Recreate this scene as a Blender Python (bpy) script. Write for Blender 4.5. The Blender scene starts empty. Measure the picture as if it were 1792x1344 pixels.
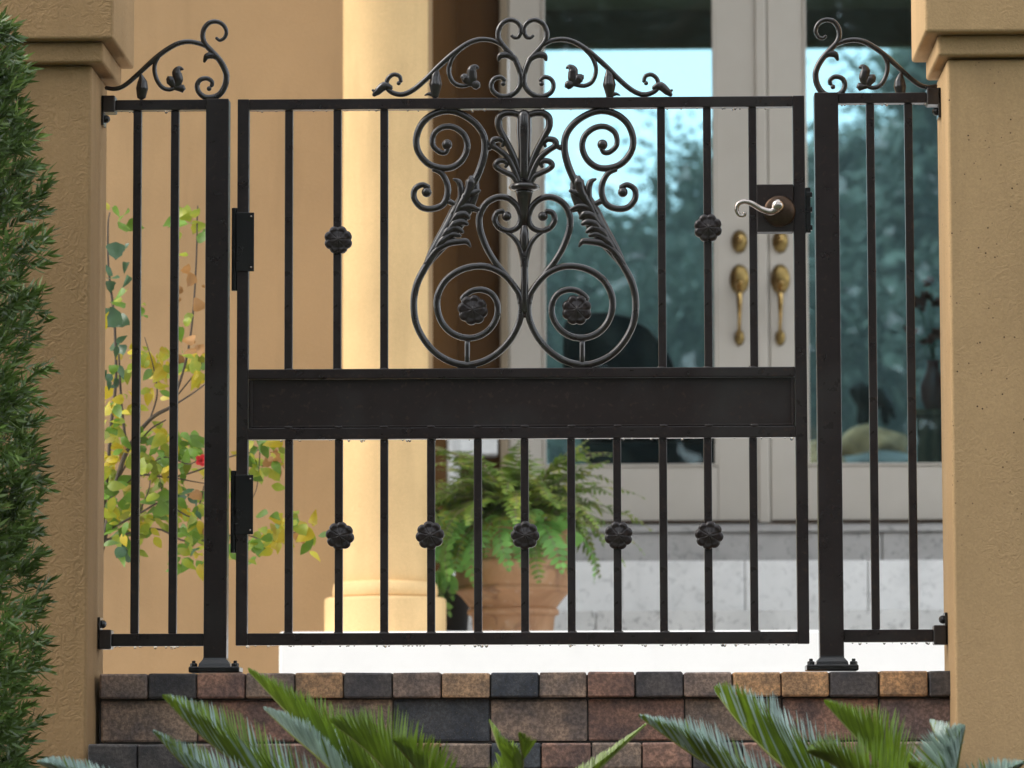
import bpy, bmesh, math, random
from mathutils import Vector, Matrix, Quaternion
random.seed(7)
sc = bpy.context.scene
col = sc.collection

# ------------------------------------------------------------------ camera
S = 0.00115                                   # metres per photo pixel on the gate plane (Y = 0)
CAMP = Vector(((1060-896)*S, -8.0, (1172-1340)*S))
TGT = Vector((0, 0, (1172-672)*S))
ROLL = math.radians(0.15)
fwd = (TGT-CAMP).normalized()
rgt = fwd.cross(Vector((0, 0, 1))).normalized()
upv = rgt.cross(fwd).normalized()
r2 = rgt*math.cos(ROLL) - upv*math.sin(ROLL)
u2 = upv*math.cos(ROLL) + rgt*math.sin(ROLL)
rgt, upv = r2, u2
DIST = (TGT-CAMP).length
cd = bpy.data.cameras.new('camera')
cam = bpy.data.objects.new('camera', cd)
col.objects.link(cam)
M3 = Matrix((rgt, upv, -fwd)).transposed()
cam.matrix_world = Matrix.Translation(CAMP) @ M3.to_4x4()
cd.sensor_width = 36
cd.lens = 36*DIST/(1792*S)
cd.clip_start = 0.1
cd.clip_end = 600
cd.dof.use_dof = True
cd.dof.focus_distance = DIST
cd.dof.aperture_fstop = 8
sc.camera = cam

def at(px, py, Y):
    """photo pixel -> the point on the vertical plane at depth Y"""
    d = fwd*DIST + rgt*((px-896)*S) + upv*((672-py)*S)
    return CAMP + d*((Y-CAMP.y)/d.y)
def gx(px, Y=0.0, py=650): return at(px, py, Y).x
def gz(py, Y=0.0, px=914): return at(px, py, Y).z
def sc_at(Y): return S*(Y+8)/8                # metres per pixel at depth Y

# ------------------------------------------------------------------ sky, sun, exposure
SUN_EL, SUN_AZ = math.radians(40), math.radians(-97)     # azimuth measured from +Y towards +X
w = bpy.data.worlds.new('World'); sc.world = w; w.use_nodes = True
nt = w.node_tree; nt.nodes.clear()
wo = nt.nodes.new('ShaderNodeOutputWorld'); bg = nt.nodes.new('ShaderNodeBackground')
sky = nt.nodes.new('ShaderNodeTexSky'); sky.sky_type = 'NISHITA'; sky.sun_disc = False
sky.sun_elevation = SUN_EL; sky.sun_rotation = SUN_AZ
sky.air_density = 1.0; sky.dust_density = 3.0; sky.ozone_density = 1.0
mx = nt.nodes.new('ShaderNodeMixRGB'); mx.inputs[0].default_value = 0.72
mx.inputs[2].default_value = (7.2, 7.5, 7.7, 1)           # the even grey of a rain cloud cover
nt.links.new(sky.outputs[0], mx.inputs[1]); nt.links.new(mx.outputs[0], bg.inputs[0])
bg.inputs[1].default_value = 0.13
nt.links.new(bg.outputs[0], wo.inputs[0])
sd = bpy.data.lights.new('sun', 'SUN'); sd.energy = 1.05; sd.angle = math.radians(38); sd.color = (1, .95, .87)
so = bpy.data.objects.new('sun', sd); col.objects.link(so)
sdir = Vector((math.sin(SUN_AZ)*math.cos(SUN_EL), math.cos(SUN_AZ)*math.cos(SUN_EL), math.sin(SUN_EL)))
so.rotation_euler = sdir.to_track_quat('Z', 'Y').to_euler()
so.location = (-4, -6, 8)
sc.view_settings.view_transform = 'Standard'; sc.view_settings.look = 'None'
sc.view_settings.gamma = 1; sc.view_settings.use_curve_mapping = False
sc.view_settings.exposure = 1.2
sc.render.engine = 'CYCLES'
sc.cycles.max_bounces = 8; sc.cycles.transparent_max_bounces = 12
sc.cycles.caustics_reflective = False; sc.cycles.caustics_refractive = False
sc.cycles.use_denoising = True
sc.cycles.volume_bounces = 1
sc.cycles.sample_clamp_indirect = 6

# ------------------------------------------------------------------ helpers
WL = {}                                        # world location of every object made here
def link(o, parent, loc):
    col.objects.link(o)
    loc = Vector(loc); WL[o.name] = loc
    if parent is not None:
        o.parent = parent; o.location = loc - WL[parent.name]
    else:
        o.location = loc
def tag(o, label=None, cat=None, group=None, kind=None):
    if label: o['label'] = label
    if cat: o['category'] = cat
    if group: o['group'] = group
    if kind: o['kind'] = kind
    return o
def thing(name, loc, label=None, cat=None, group=None, kind=None):
    o = bpy.data.objects.new(name, None); o.empty_display_size = .1
    link(o, None, loc); return tag(o, label, cat, group, kind)
def obj(name, bm, m, parent=None, smooth=False, loc=None, kind=None):
    bm.verts.ensure_lookup_table()
    if loc is None:
        lo = Vector((1e9,)*3); hi = -lo
        for v in bm.verts:
            for i in range(3):
                lo[i] = min(lo[i], v.co[i]); hi[i] = max(hi[i], v.co[i])
        loc = (lo+hi)/2
        if parent is None: loc.z = lo.z
    bmesh.ops.translate(bm, verts=bm.verts, vec=-Vector(loc))
    me = bpy.data.meshes.new(name); bm.to_mesh(me); bm.free()
    for x in (m if isinstance(m, (list, tuple)) else [m]): me.materials.append(x)
    if smooth:
        for p in me.polygons: p.use_smooth = True
    o = bpy.data.objects.new(name, me); link(o, parent, loc)
    if kind: o['kind'] = kind
    return o
def inst(name, me, parent, mat4):
    """an object that shares mesh data; mat4 is its world matrix"""
    o = bpy.data.objects.new(name, me); col.objects.link(o); o.parent = parent
    l, q, s = mat4.decompose()
    o.location = l - (WL[parent.name] if parent else Vector()); o.rotation_mode = 'QUATERNION'; o.rotation_quaternion = q; o.scale = s
    WL[o.name] = l
    return o
def mesh_of(name, bm, mats, smooth=True):
    me = bpy.data.meshes.new(name); bm.to_mesh(me); bm.free()
    for x in (mats if isinstance(mats, (list, tuple)) else [mats]): me.materials.append(x)
    if smooth:
        for p in me.polygons: p.use_smooth = True
    return me
def box(bm, x0, x1, y0, y1, z0, z1, bev=0.0, seg=1):
    r = bmesh.ops.create_cube(bm, size=1)
    vs = r['verts']
    bmesh.ops.scale(bm, vec=(abs(x1-x0), abs(y1-y0), abs(z1-z0)), verts=vs)
    bmesh.ops.translate(bm, vec=((x0+x1)/2, (y0+y1)/2, (z0+z1)/2), verts=vs)
    if bev > 0:
        es = list({e for v in vs for e in v.link_edges})
        bmesh.ops.bevel(bm, geom=es, offset=bev, segments=seg, affect='EDGES', profile=.5)
    return bm
def bx(*a, **k): return box(bmesh.new(), *a, **k)
def crom(pts, n=8):
    P = [Vector(p) for p in pts]
    P = [2*P[0]-P[1]] + P + [2*P[-1]-P[-2]]
    out = []
    for i in range(1, len(P)-2):
        a, b, c, d = P[i-1:i+3]
        for k in range(n):
            t = k/n
            out.append(.5*((2*b)+(c-a)*t+(2*a-5*b+4*c-d)*t*t+(3*b-a-3*c+d)*t**3))
    out.append(P[-2]); return out
def lerp_list(l, t):
    f = t*(len(l)-1); i = min(int(f), len(l)-2); return l[i]+(l[i+1]-l[i])*(f-i)
def tube(bm, pts, rad, seg=9, flat=1.0, flat_axis=None, cap=True):
    """tube along pts; rad a number or list spread over the length; flat squeezes it along flat_axis"""
    n = len(pts)
    rl = rad if isinstance(rad, (list, tuple)) else [rad, rad]
    T = []
    for i in range(n):
        t = (pts[min(i+1, n-1)]-pts[max(i-1, 0)])
        T.append(t.normalized() if t.length > 1e-9 else Vector((0, 0, 1)))
    ref = Vector((0, 1, 0))
    if abs(T[0].dot(ref)) > .95: ref = Vector((1, 0, 0))
    nrm = (ref - T[0]*ref.dot(T[0])).normalized()
    rings = []
    for i in range(n):
        nrm = (nrm - T[i]*nrm.dot(T[i]))
        nrm = nrm.normalized() if nrm.length > 1e-6 else T[i].orthogonal().normalized()
        b = T[i].cross(nrm)
        r = lerp_list(rl, i/(n-1))
        ring = []
        for k in range(seg):
            a = 2*math.pi*k/seg
            ring.append(bm.verts.new(pts[i] + nrm*(math.cos(a)*r*flat) + b*(math.sin(a)*r)))
        rings.append(ring)
    for i in range(n-1):
        for k in range(seg):
            bm.faces.new((rings[i][k], rings[i+1][k], rings[i+1][(k+1) % seg], rings[i][(k+1) % seg]))
    if cap:
        for ring, p, s in ((rings[0], pts[0]-T[0]*lerp_list(rl, 0)*.6, 1), (rings[-1], pts[-1]+T[-1]*lerp_list(rl, 1)*.6, -1)):
            c = bm.verts.new(p)
            for k in range(seg):
                f = (ring[k], ring[(k+1) % seg], c)
                bm.faces.new(f if s > 0 else f[::-1])
    return bm
def ball(bm, c, r, sx=1, sy=1, sz=1, u=10, v=7):
    res = bmesh.ops.create_uvsphere(bm, u_segments=u, v_segments=v, radius=r)
    bmesh.ops.scale(bm, vec=(sx, sy, sz), verts=res['verts'])
    bmesh.ops.translate(bm, vec=c, verts=res['verts'])
def lathe(bm, prof, c=(0, 0, 0), seg=48, close=True):
    c = Vector(c); rings = []
    for r, z in prof:
        rings.append([bm.verts.new(c+Vector((r*math.cos(2*math.pi*k/seg), r*math.sin(2*math.pi*k/seg), z))) for k in range(seg)])
    for a, b in zip(rings, rings[1:]):
        for k in range(seg):
            bm.faces.new((a[k], a[(k+1) % seg], b[(k+1) % seg], b[k]))
    if close:
        bm.faces.new(rings[0][::-1]); bm.faces.new(rings[-1])
    return bm
def discy(bm, c, rx, rz, y0, y1, seg=28, dome=0.0):
    """an oval disc facing -Y between y0 (front) and y1"""
    c = Vector(c)
    prof = [(1, y1), (1, y0+(y1-y0)*.35), (.9, y0), (.55, y0-dome*.7), (.2, y0-dome)]
    rings = []
    for r, y in prof:
        rings.append([bm.verts.new((c.x+rx*r*math.cos(2*math.pi*k/seg), y, c.z+rz*r*math.sin(2*math.pi*k/seg))) for k in range(seg)])
    for a, b in zip(rings, rings[1:]):
        for k in range(seg):
            bm.faces.new((a[k], a[(k+1) % seg], b[(k+1) % seg], b[k]))
    bm.faces.new(rings[-1]); bm.faces.new(rings[0][::-1])

# ------------------------------------------------------------------ materials
class N:
    def __init__(s, name):
        s.m = bpy.data.materials.new(name); s.m.use_nodes = True
        s.t = s.m.node_tree; s.b = s.t.nodes['Principled BSDF']; s.out = s.t.nodes['Material Output']
        s.tc = s.t.nodes.new('ShaderNodeTexCoord')
    def n(s, typ, **kw):
        x = s.t.nodes.new(typ)
        for k, v in kw.items(): setattr(x, k, v)
        return x
    def l(s, a, b): s.t.links.new(a, b)
    def noise(s, scale, detail=4, dist=0.0, rough=.55, vec=None, coord='Object'):
        x = s.n('ShaderNodeTexNoise'); x.inputs['Scale'].default_value = scale
        x.inputs['Detail'].default_value = detail; x.inputs['Distortion'].default_value = dist
        x.inputs['Roughness'].default_value = rough
        s.l(vec if vec is not None else s.tc.outputs[coord], x.inputs['Vector']); return x.outputs['Fac']
    def ramp(s, fac, stops):
        r = s.n('ShaderNodeValToRGB'); e = r.color_ramp.elements
        e[0].position, e[0].color = stops[0][0], (*stops[0][1], 1)
        e[1].position, e[1].color = stops[-1][0], (*stops[-1][1], 1)
        for p, c in stops[1:-1]:
            x = e.new(p); x.color = (*c, 1)
        s.l(fac, r.inputs[0]); return r.outputs[0]
    def mix(s, fac, a, b, mode='MIX'):
        x = s.n('ShaderNodeMixRGB', blend_type=mode)
        for i, v in ((0, fac), (1, a), (2, b)):
            if hasattr(v, 'node'): s.l(v, x.inputs[i])
            elif isinstance(v, (int, float)): x.inputs[i].default_value = v
            else: x.inputs[i].default_value = (*v, 1)
        return x.outputs[0]
    def color(s, c):
        if hasattr(c, 'node'): s.l(c, s.b.inputs['Base Color'])
        else: s.b.inputs['Base Color'].default_value = (*c, 1)
    def rough(s, r):
        if hasattr(r, 'node'): s.l(r, s.b.inputs['Roughness'])
        else: s.b.inputs['Roughness'].default_value = r
    def bump(s, h, strength=.5, dist=.003, prev=None):
        x = s.n('ShaderNodeBump'); x.inputs['Strength'].default_value = strength; x.inputs['Distance'].default_value = dist
        s.l(h, x.inputs['Height'])
        if prev is not None: s.l(prev, x.inputs['Normal'])
        s.l(x.outputs[0], s.b.inputs['Normal']); return x.outputs[0]
def sv(c, k): return tuple(min(1, x*k) for x in c)

def stucco(name, c, swirl=45, bump=.6, pits=False, bd=.004, spec=.15):
    a = N(name)
    n1 = a.noise(2.2, 5); n2 = a.mix(a.ramp(a.noise(12, 3), [(.38, (.25,)*3), (.62, (1, 1, 1))]), (.5, .5, .5), a.noise(swirl, 3, 2.2)); n3 = a.noise(220, 2)
    cc = a.ramp(n1, [(.3, sv(c, .9)), (.5, c), (.72, sv(c, 1.08))])
    cc = a.mix(a.ramp(n3, [(.35, (0, 0, 0)), (.7, (1, 1, 1))]), cc, a.mix(1, cc, (1.12, 1.12, 1.13), 'MULTIPLY'), 'MIX')
    mp = a.n('ShaderNodeMapping'); mp.inputs['Scale'].default_value = (7, 7, .9); a.l(a.tc.outputs['Object'], mp.inputs['Vector'])
    cc = a.mix(a.ramp(a.noise(1.0, 5, .4, .6, mp.outputs[0]), [(.50, (0, 0, 0)), (.68, (.55,)*3)]), cc, sv(c, .80))
    if pits:
        v = a.n('ShaderNodeTexVoronoi'); v.inputs['Scale'].default_value = 75; a.l(a.tc.outputs['Object'], v.inputs['Vector'])
        pm = a.ramp(v.outputs['Distance'], [(.09, (1, 1, 1)), (.16, (0, 0, 0))])
        gate = a.ramp(a.noise(30, 2), [(.50, (0, 0, 0)), (.57, (1, 1, 1))])
        pm = a.mix(1.0, pm, gate, 'MULTIPLY')
        zs = a.n('ShaderNodeSeparateXYZ'); a.l(a.tc.outputs['Object'], zs.inputs[0])
        zr = a.ramp(zs.outputs['Z'], [(.0, (.15,)*3), (.35, (1, 1, 1))])
        pm = a.mix(1.0, pm, zr, 'MULTIPLY')
        cc = a.mix(pm, cc, (.07, .04, .025))
    a.color(cc); a.rough(.8); a.b.inputs['Specular IOR Level'].default_value = spec
    b1 = a.bump(n2, bump, bd); a.bump(n3, .35, .0012, b1)
    return a.m
M = {}
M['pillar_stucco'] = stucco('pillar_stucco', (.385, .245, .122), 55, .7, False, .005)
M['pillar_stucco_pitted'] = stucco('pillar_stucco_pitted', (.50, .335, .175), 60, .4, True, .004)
M['wall_stucco'] = stucco('wall_stucco', (.415, .268, .138), 60, .45)
M['shaded_recess_stucco'] = stucco('shaded_recess_stucco', (.105, .052, .019), 60, .2, spec=0)  # house wall paint made darker, the recess shade put into the colour
M['column_stucco'] = stucco('column_stucco', (.75, .515, .255), 70, .8)

def iron(name, c=(.008, .006, .006), r=.3, wet=.45, cr=.2, ior=1.5):
    a = N(name)
    n = a.noise(35, 4); n2 = a.noise(240, 2)
    n4 = a.noise(3.5, 5); n5 = a.noise(90, 4)
    ci = a.ramp(n, [(.3, sv(c, .85)), (.7, sv(c, 1.15))])
    ci = a.mix(a.ramp(n4, [(.50, (0, 0, 0)), (.68, (.9,)*3)]), ci, (c[0]*1.9, c[0]*1.7, c[0]*1.65))
    ci = a.mix(a.ramp(n5, [(.58, (0, 0, 0)), (.72, (.7,)*3)]), ci, (c[0]*3.0, c[0]*1.7, c[0]*1.2))
    a.color(ci)
    a.rough(a.ramp(n, [(.35, (r*.9,)*3), (.7, (r*1.15,)*3)])); a.b.inputs['Coat Weight'].default_value = wet; a.b.inputs['Coat Roughness'].default_value = cr; a.b.inputs['Coat IOR'].default_value = ior
    a.bump(n2, .22, .0006); a.b.inputs['Specular IOR Level'].default_value = .25
    return a.m
M['iron'] = iron('black_iron', (.017, .0105, .0105), .30)
M['iron_wet'] = iron('wet_black_iron', (.0125, .008, .008), .30, .9, .09, 1.58)
M['iron_panel'] = iron('black_iron_panel', (.019, .0115, .0105), .5, .15)
def metal(name, c, r):
    a = N(name); n = a.noise(60, 3)
    a.color(a.ramp(n, [(.35, sv(c, .7)), (.65, c)])); a.b.inputs['Metallic'].default_value = 1; a.rough(r); return a.m
M['nickel'] = metal('brushed_nickel', (.62, .55, .50), .22)
M['bronze'] = metal('dark_bronze', (.10, .065, .045), .35)
M['brass'] = metal('brass', (.60, .40, .15), .25)
M['old_brass'] = metal('aged_brass', (.36, .25, .09), .38)
M['black_steel'] = iron('black_steel', (.007, .007, .0075), .25)

# bricks take the object colour as their base
a = N('brick')
oi = a.n('ShaderNodeObjectInfo')
geo = a.n('ShaderNodeNewGeometry')
pos = geo.outputs['Position']
n1 = a.noise(14, 5, 0, .6, pos); n2 = a.noise(130, 4, 0, .7, pos); n3 = a.noise(420, 2, 0, .6, pos)
c1 = a.mix(a.ramp(n1, [(.38, (0, 0, 0)), (.62, (1, 1, 1))]), a.mix(1, oi.outputs['Color'], (.50, .52, .60), 'MULTIPLY'), a.mix(1, oi.outputs['Color'], (1.22, 1.15, 1.08), 'MULTIPLY'))
c2 = a.mix(a.ramp(n2, [(.42, (.55,)*3), (.62, (0, 0, 0))]), c1, (.022, .019, .018))
c3 = a.mix(a.ramp(n3, [(.62, (0, 0, 0)), (.75, (.30,)*3)]), c2, (.45, .38, .30))
a.color(c3); a.rough(.62)
b1 = a.bump(n2, .6, .0025); a.bump(n3, .5, .001, b1)
M['brick'] = a.m
a = N('mortar'); a.color(a.ramp(a.noise(60), [(.3, (.02, .016, .013)), (.7, (.05, .042, .035))])); a.rough(.9); M['mortar'] = a.m

def stone(name, c, veins=.35, var=1.0):
    a = N(name)
    oi = a.n('ShaderNodeObjectInfo'); geo = a.n('ShaderNodeNewGeometry')
    n1 = a.noise(5, 6, .6, .6, geo.outputs['Position']); n2 = a.noise(28, 5, 1, .65, geo.outputs['Position'])
    cc = a.ramp(n1, [(.3, sv(c, 1-.18*var)), (.5, c), (.7, sv(c, 1+.07*var))])
    sp = a.ramp(n2, [(.36, (veins*1.3,)*3), (.45, (0, 0, 0))])
    cc = a.mix(sp, cc, sv(c, .45))
    a.color(cc); a.rough(.4); a.bump(n2, .25, .002); return a.m
M['white_stone'] = stone('white_limestone', (.92, .91, .895), .02, .15)
M['pale_stone'] = stone('pale_limestone', (.90, .895, .88), .28)
M['step_stone'] = stone('step_limestone', (.74, .73, .70), .6)
M['grey_stone'] = stone('grey_limestone', (.46, .445, .43), .5)
M['floor_stone'] = stone('floor_stone', (.55, .53, .50), .3)

a = N('door_paint'); n = a.noise(6, 3)
a.color(a.ramp(n, [(.3, (.60, .55, .48)), (.7, (.64, .59, .52))])); a.rough(.38); a.bump(a.noise(180, 2), .05, .0006); M['door_paint'] = a.m
a = N('frame_paint'); a.color((.33, .255, .17)); a.rough(.45); M['frame_paint'] = a.m

# coated door glass: mirrors part of the light, lets the rest through
a = N('door_glass'); t = a.t; t.nodes.remove(a.b)
gl = a.n('ShaderNodeBsdfGlossy'); gl.inputs['Roughness'].default_value = .006; gl.inputs['Color'].default_value = (.9, .95, .97, 1)
tr = a.n('ShaderNodeBsdfTransparent'); tr.inputs['Color'].default_value = (.66, .87, .92, 1)
ms = a.n('ShaderNodeMixShader'); ms.inputs[0].default_value = .045
a.l(tr.outputs[0], ms.inputs[1]); a.l(gl.outputs[0], ms.inputs[2]); a.l(ms.outputs[0], a.out.inputs[0])
M['glass'] = a.m

a = N('terracotta')
n1 = a.noise(7, 5, .8); n2 = a.noise(40, 5)
cc = a.ramp(n1, [(.3, (.33, .165, .078)), (.5, (.44, .235, .115)), (.7, (.52, .33, .20))])
cc = a.mix(a.ramp(n2, [(.60, (0, 0, 0)), (.75, (.55,)*3)]), cc, (.55, .44, .34))
st = a.ramp(a.noise(11, 4, 1.5), [(.56, (0, 0, 0)), (.66, (.7,)*3)])
cc = a.mix(st, cc, (.20, .10, .055)); a.color(cc); a.rough(.65); a.bump(n2, .3, .002); M['terracotta'] = a.m
a = N('soil'); a.color(a.ramp(a.noise(50), [(.3, (.02, .013, .008)), (.7, (.07, .045, .028))])); a.rough(.9); a.bump(a.noise(80), 1, .01); M['soil'] = a.m
a = N('gap_filler_plastic'); a.color((.02, .016, .014)); a.rough(.5); M['gap_filler_plastic'] = a.m

def leafm(name, c, rough=.4, var=.35, trans=.25, hue2=None, sc_=18):
    a = N(name)
    geo = a.n('ShaderNodeNewGeometry'); oi = a.n('ShaderNodeObjectInfo')
    n = a.noise(sc_, 3, 0, .5, geo.outputs['Position'])
    c2 = hue2 or sv(c, 1+var)
    cc = a.ramp(n, [(.3, sv(c, 1-var)), (.5, c), (.7, c2)])
    ri = a.ramp(geo.outputs['Random Per Island'], [(0, (.7, .7, .7)), (1, (1.3, 1.3, 1.3))])
    cc = a.mix(1, cc, ri, 'MULTIPLY')
    a.color(cc); a.rough(rough)
    tl = a.n('ShaderNodeBsdfTranslucent'); a.l(cc, tl.inputs['Color'])
    ms = a.n('ShaderNodeMixShader'); ms.inputs[0].default_value = trans
    a.l(a.b.outputs[0], ms.inputs[1]); a.l(tl.outputs[0], ms.inputs[2]); a.l(ms.outputs[0], a.out.inputs[0])
    return a.m
M['hedge_leaf'] = leafm('hedge_needles', (.10, .17, .034), .26, .55, .18, None, 9)
M['hedge_tip'] = leafm('hedge_pale_tips', (.19, .28, .06), .35, .3, .2)  # lighter, warmer needles at the outer sprig tips
M['leaf_green'] = leafm('leaf_green', (.13, .24, .025), .4, .3, .3)
M['leaf_dark'] = leafm('leaf_dark', (.055, .12, .055), .35, .3, .25)
M['leaf_yellow'] = leafm('leaf_yellow', (.50, .38, .02), .45, .2, .3, (.42, .44, .03))
M['leaf_lime'] = leafm('leaf_lime', (.26, .32, .025), .45, .25, .3, (.44, .38, .03))
M['leaf_brown'] = leafm('leaf_brown', (.38, .19, .06), .6, .3, .25)
M['petal_red'] = leafm('petal_red', (.70, .045, .05), .5, .15, .3)
M['petal_dull'] = leafm('petal_dull', (.30, .075, .05), .5, .2, .2)
M['fern_green'] = leafm('fern_green', (.19, .31, .05), .45, .4, .3, (.42, .42, .07))
M['fern_bright'] = leafm('fern_bright', (.20, .44, .10), .45, .25, .3)
M['sago'] = leafm('sago_leaflets', (.15, .235, .018), .30, .3, .2)
M['sago_pale'] = leafm('sago_sheen_leaflets', (.32, .43, .39), .4, .25, .12)  # sky sheen on wet leaflets, put into the colour as pale blue-grey
M['sago_rachis'] = leafm('sago_rachis', (.22, .24, .06), .4, .2, .1)
M['bark'] = leafm('bark', (.10, .075, .055), .8, .4, .0)
M['tree_leaf'] = leafm('tree_leaves', (.115, .135, .105), .6, .4, .25, None, .4)
M['dry_stem'] = leafm('dry_stem', (.30, .24, .17), .7, .4, .1)
a = N('water'); a.b.inputs['Transmission Weight'].default_value = 1; a.b.inputs['IOR'].default_value = 1.33; a.rough(.02); a.color((1, 1, 1)); M['water'] = a.m
a = N('ground_turf'); a.color(a.ramp(a.noise(3, 6), [(.3, (.035, .05, .02)), (.7, (.07, .085, .04))])); a.rough(.9); M['turf'] = a.m
a = N('mulch'); n = a.noise(60, 5); a.color(a.ramp(n, [(.3, (.03, .018, .012)), (.7, (.09, .055, .035))])); a.rough(.9); a.bump(n, 1, .02); M['mulch'] = a.m
a = N('interior_paint'); a.color((.30, .26, .21)); a.rough(.8); M['interior'] = a.m
a = N('interior_floor'); a.color((.25, .16, .10)); a.rough(.4); M['interior_floor'] = a.m
a = N('dark_leather'); n = a.noise(150, 3); a.color((.010, .009, .009)); a.rough(.45); a.b.inputs['Specular IOR Level'].default_value = .15; a.bump(n, .3, .002); M['leather'] = a.m
a = N('statue_bronze'); a.color((.006, .007, .006)); a.rough(.6); a.b.inputs['Specular IOR Level'].default_value = .06; M['statue'] = a.m
a = N('wood'); wv = a.n('ShaderNodeTexWave'); wv.inputs['Scale'].default_value = 6; wv.inputs['Distortion'].default_value = 5; wv.inputs['Detail'].default_value = 3
a.l(a.tc.outputs['Object'], wv.inputs['Vector']); a.color(a.ramp(wv.outputs['Fac'], [(.2, (.13, .065, .03)), (.8, (.26, .14, .07))])); a.rough(.35); M['wood'] = a.m
a = N('tan_rock'); n = a.noise(12, 6); a.color(a.ramp(n, [(.3, (.13, .070, .028)), (.7, (.30, .175, .075))])); a.rough(.8); a.bump(n, .8, .02); M['rock'] = a.m
a = N('red_glaze'); a.color((.20, .035, .03)); a.rough(.35); M['red_glaze'] = a.m
a = N('dark_rock'); n = a.noise(12, 6); a.color(a.ramp(n, [(.3, (.03, .032, .03)), (.7, (.10, .095, .085))])); a.rough(.6); M['rock_dark'] = a.m
a = N('unseen_fascia_paint'); a.color((.62, .55, .44)); a.rough(.5); M['unseen_fascia'] = a.m
a = N('unseen_soffit_paint'); a.color((.17, .155, .13)); a.rough(.7); M['soffit'] = a.m

# ------------------------------------------------------------------ ground and far setting
o = obj('ground', bx(-150, 150, -150, 150, -1.25, -1.0), M['turf']); tag(o, kind='structure')
o = obj('courtyard_floor', bx(-4.5, 6, .22, 9, -.99, -.012), M['floor_stone']); tag(o, kind='structure')

# ------------------------------------------------------------------ house
YW, YD = 4.5, 7.0
xr = gx(750, YW)                                   # corner where the left wall turns into the porch recess
house = thing('house', (xr, YW, 0), 'ochre stuccoed house front with a shaded entrance recess behind the gate', 'house')
obj('wall', bx(-4.5, xr, YW, YW+.3, -.02, 6.6), M['wall_stucco'], house)
obj('recess_wall', bx(xr-.3, xr-.003, YW+.303, YD-.003, -.02, 6.6), M['shaded_recess_stucco'], house)
xj0 = gx(875, YD-.05); xl0 = gx(892, YD); xl1 = gx(1345.5, YD); xr0 = gx(1347.5, YD); xr1 = xr0+(xl1-xl0)
ztop = 3.12; zdb = gz(917, YD, 1150)
bm = bx(xr-.3, xj0, YD, YD+.3, -.02, 5.4); box(bm, xj0+.0, xr1+.06, YD+.002, YD+.3, ztop+.05, 5.4); box(bm, xr1+.06, 6.0, YD, YD+.3, -.02, 5.4)
obj('recess_wall', bm, M['shaded_recess_stucco'], house)
bm = bmesh.new(); box(bm, xj0, xl0-.004, YD-.045, YD+.08, zdb-.02, ztop, .004); box(bm, xr1+.004, xr1+.06, YD-.045, YD+.08, zdb-.02, ztop, .004)
box(bm, xj0, xr1+.06, YD-.045, YD+.08, ztop+.002, ztop+.05, .004)
obj('door_frame', bm, M['frame_paint'], house)
zp = gz(700, 6.85, 800); zP0 = gz(1104, 3.7, 1000)+.002
obj('plinth', bx(gx(752, 6.85), xj0-.01, 6.86, YD-.002, gz(795, 6.85, 800), zp, .006), M['pale_stone'], house)
obj('plinth', bx(xr-.002, xr+.014, 5.95, 6.858, zP0, zp, .004), M['pale_stone'], house)
# porch roof, unseen and kept to shade the recess: soffit with a pale fascia board at its front edge
RY = 3.85; RZ = 6.4
roof = obj('unseen_porch_roof', bx(-.95, 6.0, RY, YD-.003, RZ, RZ+.35), M['soffit'], house)
obj('unseen_fascia', bx(-.97, 6.02, RY-.03, RY-.002, RZ-.05, RZ+.40, .005), M['unseen_fascia'], roof)

# room behind the glass, open to the back garden through a wide rear window
room = thing('interior_room', (1, 9, zdb), kind='structure')
XA, XB, YB = xl0-.9, xr1+.9, 13.0
zh = gz(72, YB, 1100)
obj('room_floor', bx(XA, XB, YD+.12, YB+.2, zdb-.06, zdb-.002), M['interior_floor'], room)
obj('room_wall', bx(XA-.1, XA, YD+.31, YB+.2, zdb-.06, zh+.3), M['interior'], room)
obj('room_wall', bx(XB, XB+.1, YD+.31, YB+.2, zdb-.06, zh+.3), M['interior'], room)
obj('room_ceiling', bx(XA, XB, YD+.31, YB+.2, zh+.16, zh+.3), M['interior'], room)
obj('window_header', bx(XA+.001, XB-.001, YB, YB+.19, zh, zh+.158), M['interior'], room)
obj('window_frame', bx(XA+.002, XB-.002, YB+.02, YB+.08, zh-.035, zh-.002, .004), M['frame_paint'], room)
o = obj('back_lawn', bx(-60, 70, YB+.21, 148, -.99, zdb-.03), M['turf']); tag(o, kind='structure')

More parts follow.
